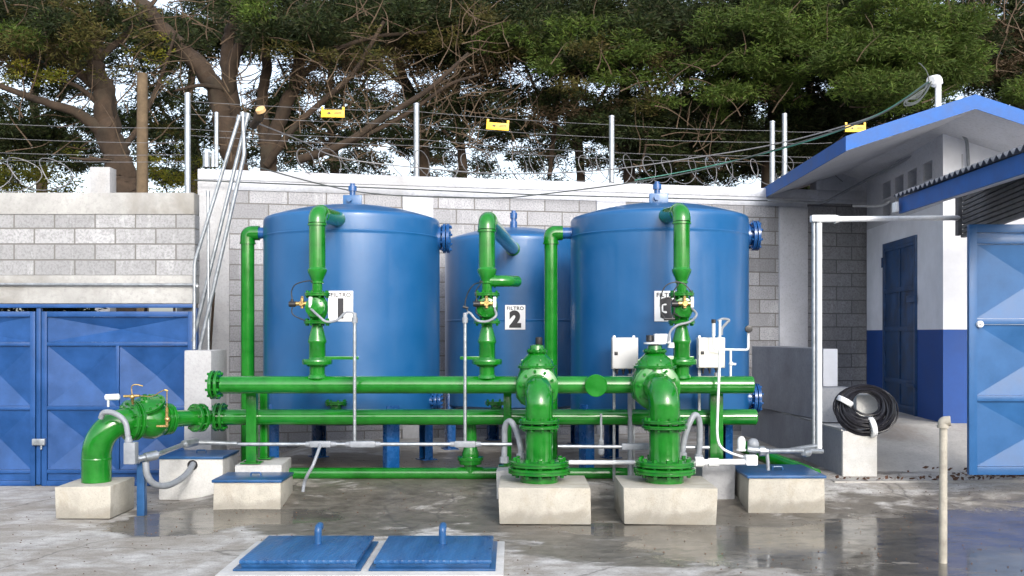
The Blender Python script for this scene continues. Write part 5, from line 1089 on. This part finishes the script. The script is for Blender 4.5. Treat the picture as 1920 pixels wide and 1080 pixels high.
tree('cypress_tree', 'broad bright green cypress above the blue roof edge', 1500, 19.5,
     [([(1440, 760, 0), (1440, 330, 0), (1450, 180, 0), (1440, 20, 0)], .15, .08), ([(1450, 220, 0), (1530, 130, -.4), (1600, 60, -.6)], .05, .02)],
     [(DK, 1440, 80, 19.2, 180, 110, 1.4, 85, .35, .7, 210, .17, .05), (LG, 1470, 70, 17.7, 160, 90, .7, 42, .25, .5, 230, .15, .04), (LG, 1400, 170, 18.2, 140, 60, .6, 16, .2, .42, 220, .15, .04), (DK, 1440, 230, 19.2, 180, 70, 1, 52, .3, .55, 200, .16, .05), (BN, 1420, 110, 17.9, 130, 80, .5, 9, .15, .3, 120, .12, .035)],
     [(1450, 150, 17.9, 170, 120, 26, .6)])
tree('cypress_tree', 'lush green cypress at the right top behind the roof mast', 1700, 18.5,
     [([(1720, 760, 0), (1720, 330, 0), (1710, 150, 0), (1720, 0, 0)], .15, .08), ([(1795, 80, -1.8), (1788, 50, -1.8), (1778, 10, -1.8), (1770, -30, -1.8)], .03, .035)],
     [(DK, 1680, 80, 18.4, 170, 110, 1.4, 80, .35, .7, 210, .17, .05), (LG, 1670, 120, 16.8, 130, 80, .7, 46, .25, .5, 240, .15, .04), (LG, 1810, 90, 16.9, 60, 70, .6, 22, .22, .42, 240, .15, .04), (DK, 1700, 210, 18.8, 150, 50, 1, 34, .3, .55, 180, .17, .05), (LG, 1720, 20, 17.0, 140, 40, .6, 20, .25, .5, 230, .15, .04)],
     [(1700, 120, 17.0, 160, 110, 14, .6)])
tree('cypress_tree', 'shadowy cypress cut off by the upper right corner', 1900, 19.5,
     [([(1930, 760, 0), (1925, 300, 0), (1900, 150, 0), (1905, 0, 0)], .16, .09), ([(1900, 60, -1), (1860, 45, -1.2), (1800, 40, -1.4)], .03, .015)],
     [(DK, 1900, 80, 19.2, 130, 120, 1.2, 55, .35, .7, 200, .17, .05), (BN, 1870, 90, 18.0, 60, 70, .5, 14, .2, .4, 130, .13, .04), (LG, 1905, 175, 17.2, 40, 25, .4, 6, .2, .4, 200, .15, .04)],
     [(1880, 80, 18.0, 80, 80, 40)])
# second row, farther: leaves sky gaps low down
bk = 'farther trees behind the first row'
for i, (px, D, lab_, n1, y1, m) in enumerate(((70, 27, 'far dark tree at the left edge behind the thick trunk', 18, 255, DK), (360, 28, 'far tree between the two big left trunks', 16, 240, DK), (620, 29, 'far tree with sky gaps, behind the limbs left of the middle', 24, 215, DK), (860, 30, 'far thin tree with bright gaps behind the middle tank', 24, 225, DK),
        (1080, 30, 'far tree with tall bright gaps left of tank 3', 26, 215, DK), (1290, 29, 'far dark tree right of tank 3', 40, 250, DK), (1520, 28, 'far dark tree behind the blue roof tip', 40, 250, DK))):
    tree('background_tree', lab_, px, D, [([(px, 700, 0), (px + 8, 330, 0), (px - 5, 200, 0), (px + 10, 60, 0)], .16, .08), ([(px, 250, 0), (px + 60, 160, .3), (px + 90, 90, .3)], .06, .03), ([(px, 280, 0), (px - 60, 200, .3), (px - 100, 110, .3)], .06, .03)],
         [(m, px, y1 + 25, D, 140, 95, 1.2, int(n1 * (2.6 if px < 1000 else 3.6)), .25, .6, 120, .2, .07), (m, px, 60, D, 150, 70, 1.2, 34, .5, 1.0, 110, .22, .08), (YL if px < 500 else BN, px, 300, D - 2, 120, 40, .5, 8, .2, .4, 110, .12, .06)], [(px, 240, D, 120, 90, 16, 1.4)], group=bk)
for i, (px, D, lab_, m) in enumerate(((60, 20.5, 'yellow-green shrub behind the gate wall at far left', YL), (330, 21, 'leafy shrub behind the wall left of the big trunks', YL), (640, 22, 'low shrub behind the wall above tank 1', DK), (1000, 21.5, 'low shrub behind the wall above the middle tank', DK))):
    b_ = P(px, HY, D); b_.z = .5; t = thing('shrub', lab_, 'shrub', tuple(b_), 'shrubs behind the wall')
    mb = MB(); tubes(mb, [([(px, 740, 0), (px - 10, 400, 0), (px - 40, 320, 0)], .03, .01), ([(px, 740, 0), (px + 12, 400, 0), (px + 40, 310, 0)], .03, .01)], D, 6); part('stem', mb, 'bark', t)
    c, r = pads(px, 335, D, 110, 44, .6, 26, .15, .35); leaf_obj('foliage', leaves(c, r, 110, .10, .055), m, t)
# wooden pole and concrete post behind gate wall
mb = MB(); a = P(268, 350, 16.6); b = P(267, 138, 16.6); mb.tube([(a.x, a.y, .5), (a.x - .01, a.y, (b.z + .5) / 2), (b.x, b.y, b.z)], 0, 14, [.10, .095, .085]); solo('wooden_pole', mb, 'wood', 'weathered round wooden pole standing behind the gate wall', 'pole')
mb = MB(); mb.box(XP(168, 15), XP(206, 15), 15, 15.25, .2, ZY(313, 15), .01); solo('concrete_post', mb, 'cmid', 'square grey concrete post behind the gate wall beside the thick trunk', 'post')

# hedge growing just outside the blue gate, seen through the slot above it
t = thing('hedge', 'dark hedge outside the blue gate, seen through the slot above it', 'hedge', (-6.2, 13.6, 0))
mb = MB()
for k in range(7): mb.tube([(-9.5 + k * .9, 13.6, 0), (-9.45 + k * .9, 13.55, 1.3), (-9.4 + k * .9, 13.6, 2.3)], .02, 6)
part('stem', mb, 'bark', t)['kind'] = 'stuff'
c = [(random.uniform(-9.8, -5.2), random.uniform(13.3, 13.9), random.uniform(.6, 2.6)) for _ in range(90)]
leaf_obj('foliage', leaves(c, [.4] * 90, 160, .13, .07), 'leafdark', t)
# unseen block wall and trees added behind the camera to darken reflections in paint
t = thing('added_rear_wall', 'unseen grey block wall added behind the viewer to darken reflections', 'wall', (0, -9, 0))
part('block_courses', MB().box(-26, 26, -9.2, -9, 0, 2.8), 'blockD', t, False); part('coping', MB().box(-26, 26, -9.22, -8.98, 2.801, 3.0, .01), 'cwall', t)
t = thing('added_tree_row', 'unseen row of dark trees added behind the viewer to darken reflections', 'trees', (0, -12, 0))
c = [(random.uniform(-27, 27), random.uniform(-13, -11), random.uniform(1.2, 4.3)) for _ in range(260)]
leaf_obj('foliage', leaves(c, [1.1] * 260, 26, .5, .3, 1.0), 'leafdark', t)
mb = MB()
for k in range(12): mb.cyl((-25 + k * 4.5, -12, 0), (-25 + k * 4.5, -12, 3.8), .14, .08, 8)
part('trunks', mb, 'bark', t)['kind'] = 'stuff'

mb = MB()
for k in range(1400):
    x = random.uniform(-5, 6); y = random.uniform(7.0, 12.5); z = gz(x, y) + .002; q = random.uniform(.003, .010); a = random.uniform(0, 6.28)
    p = [Vector((x + math.cos(a + b) * q, y + math.sin(a + b) * q, z)) for b in (0, 2.1, 4.2)]; mb.add(p + [Vector((x, y, z + q * .8))], [(0, 1, 3), (1, 2, 3), (2, 0, 3)])
solo('grit', mb, 'litter', 'fine grit and crumbs scattered over the yard', 'grit', kind='stuff', smooth=False)
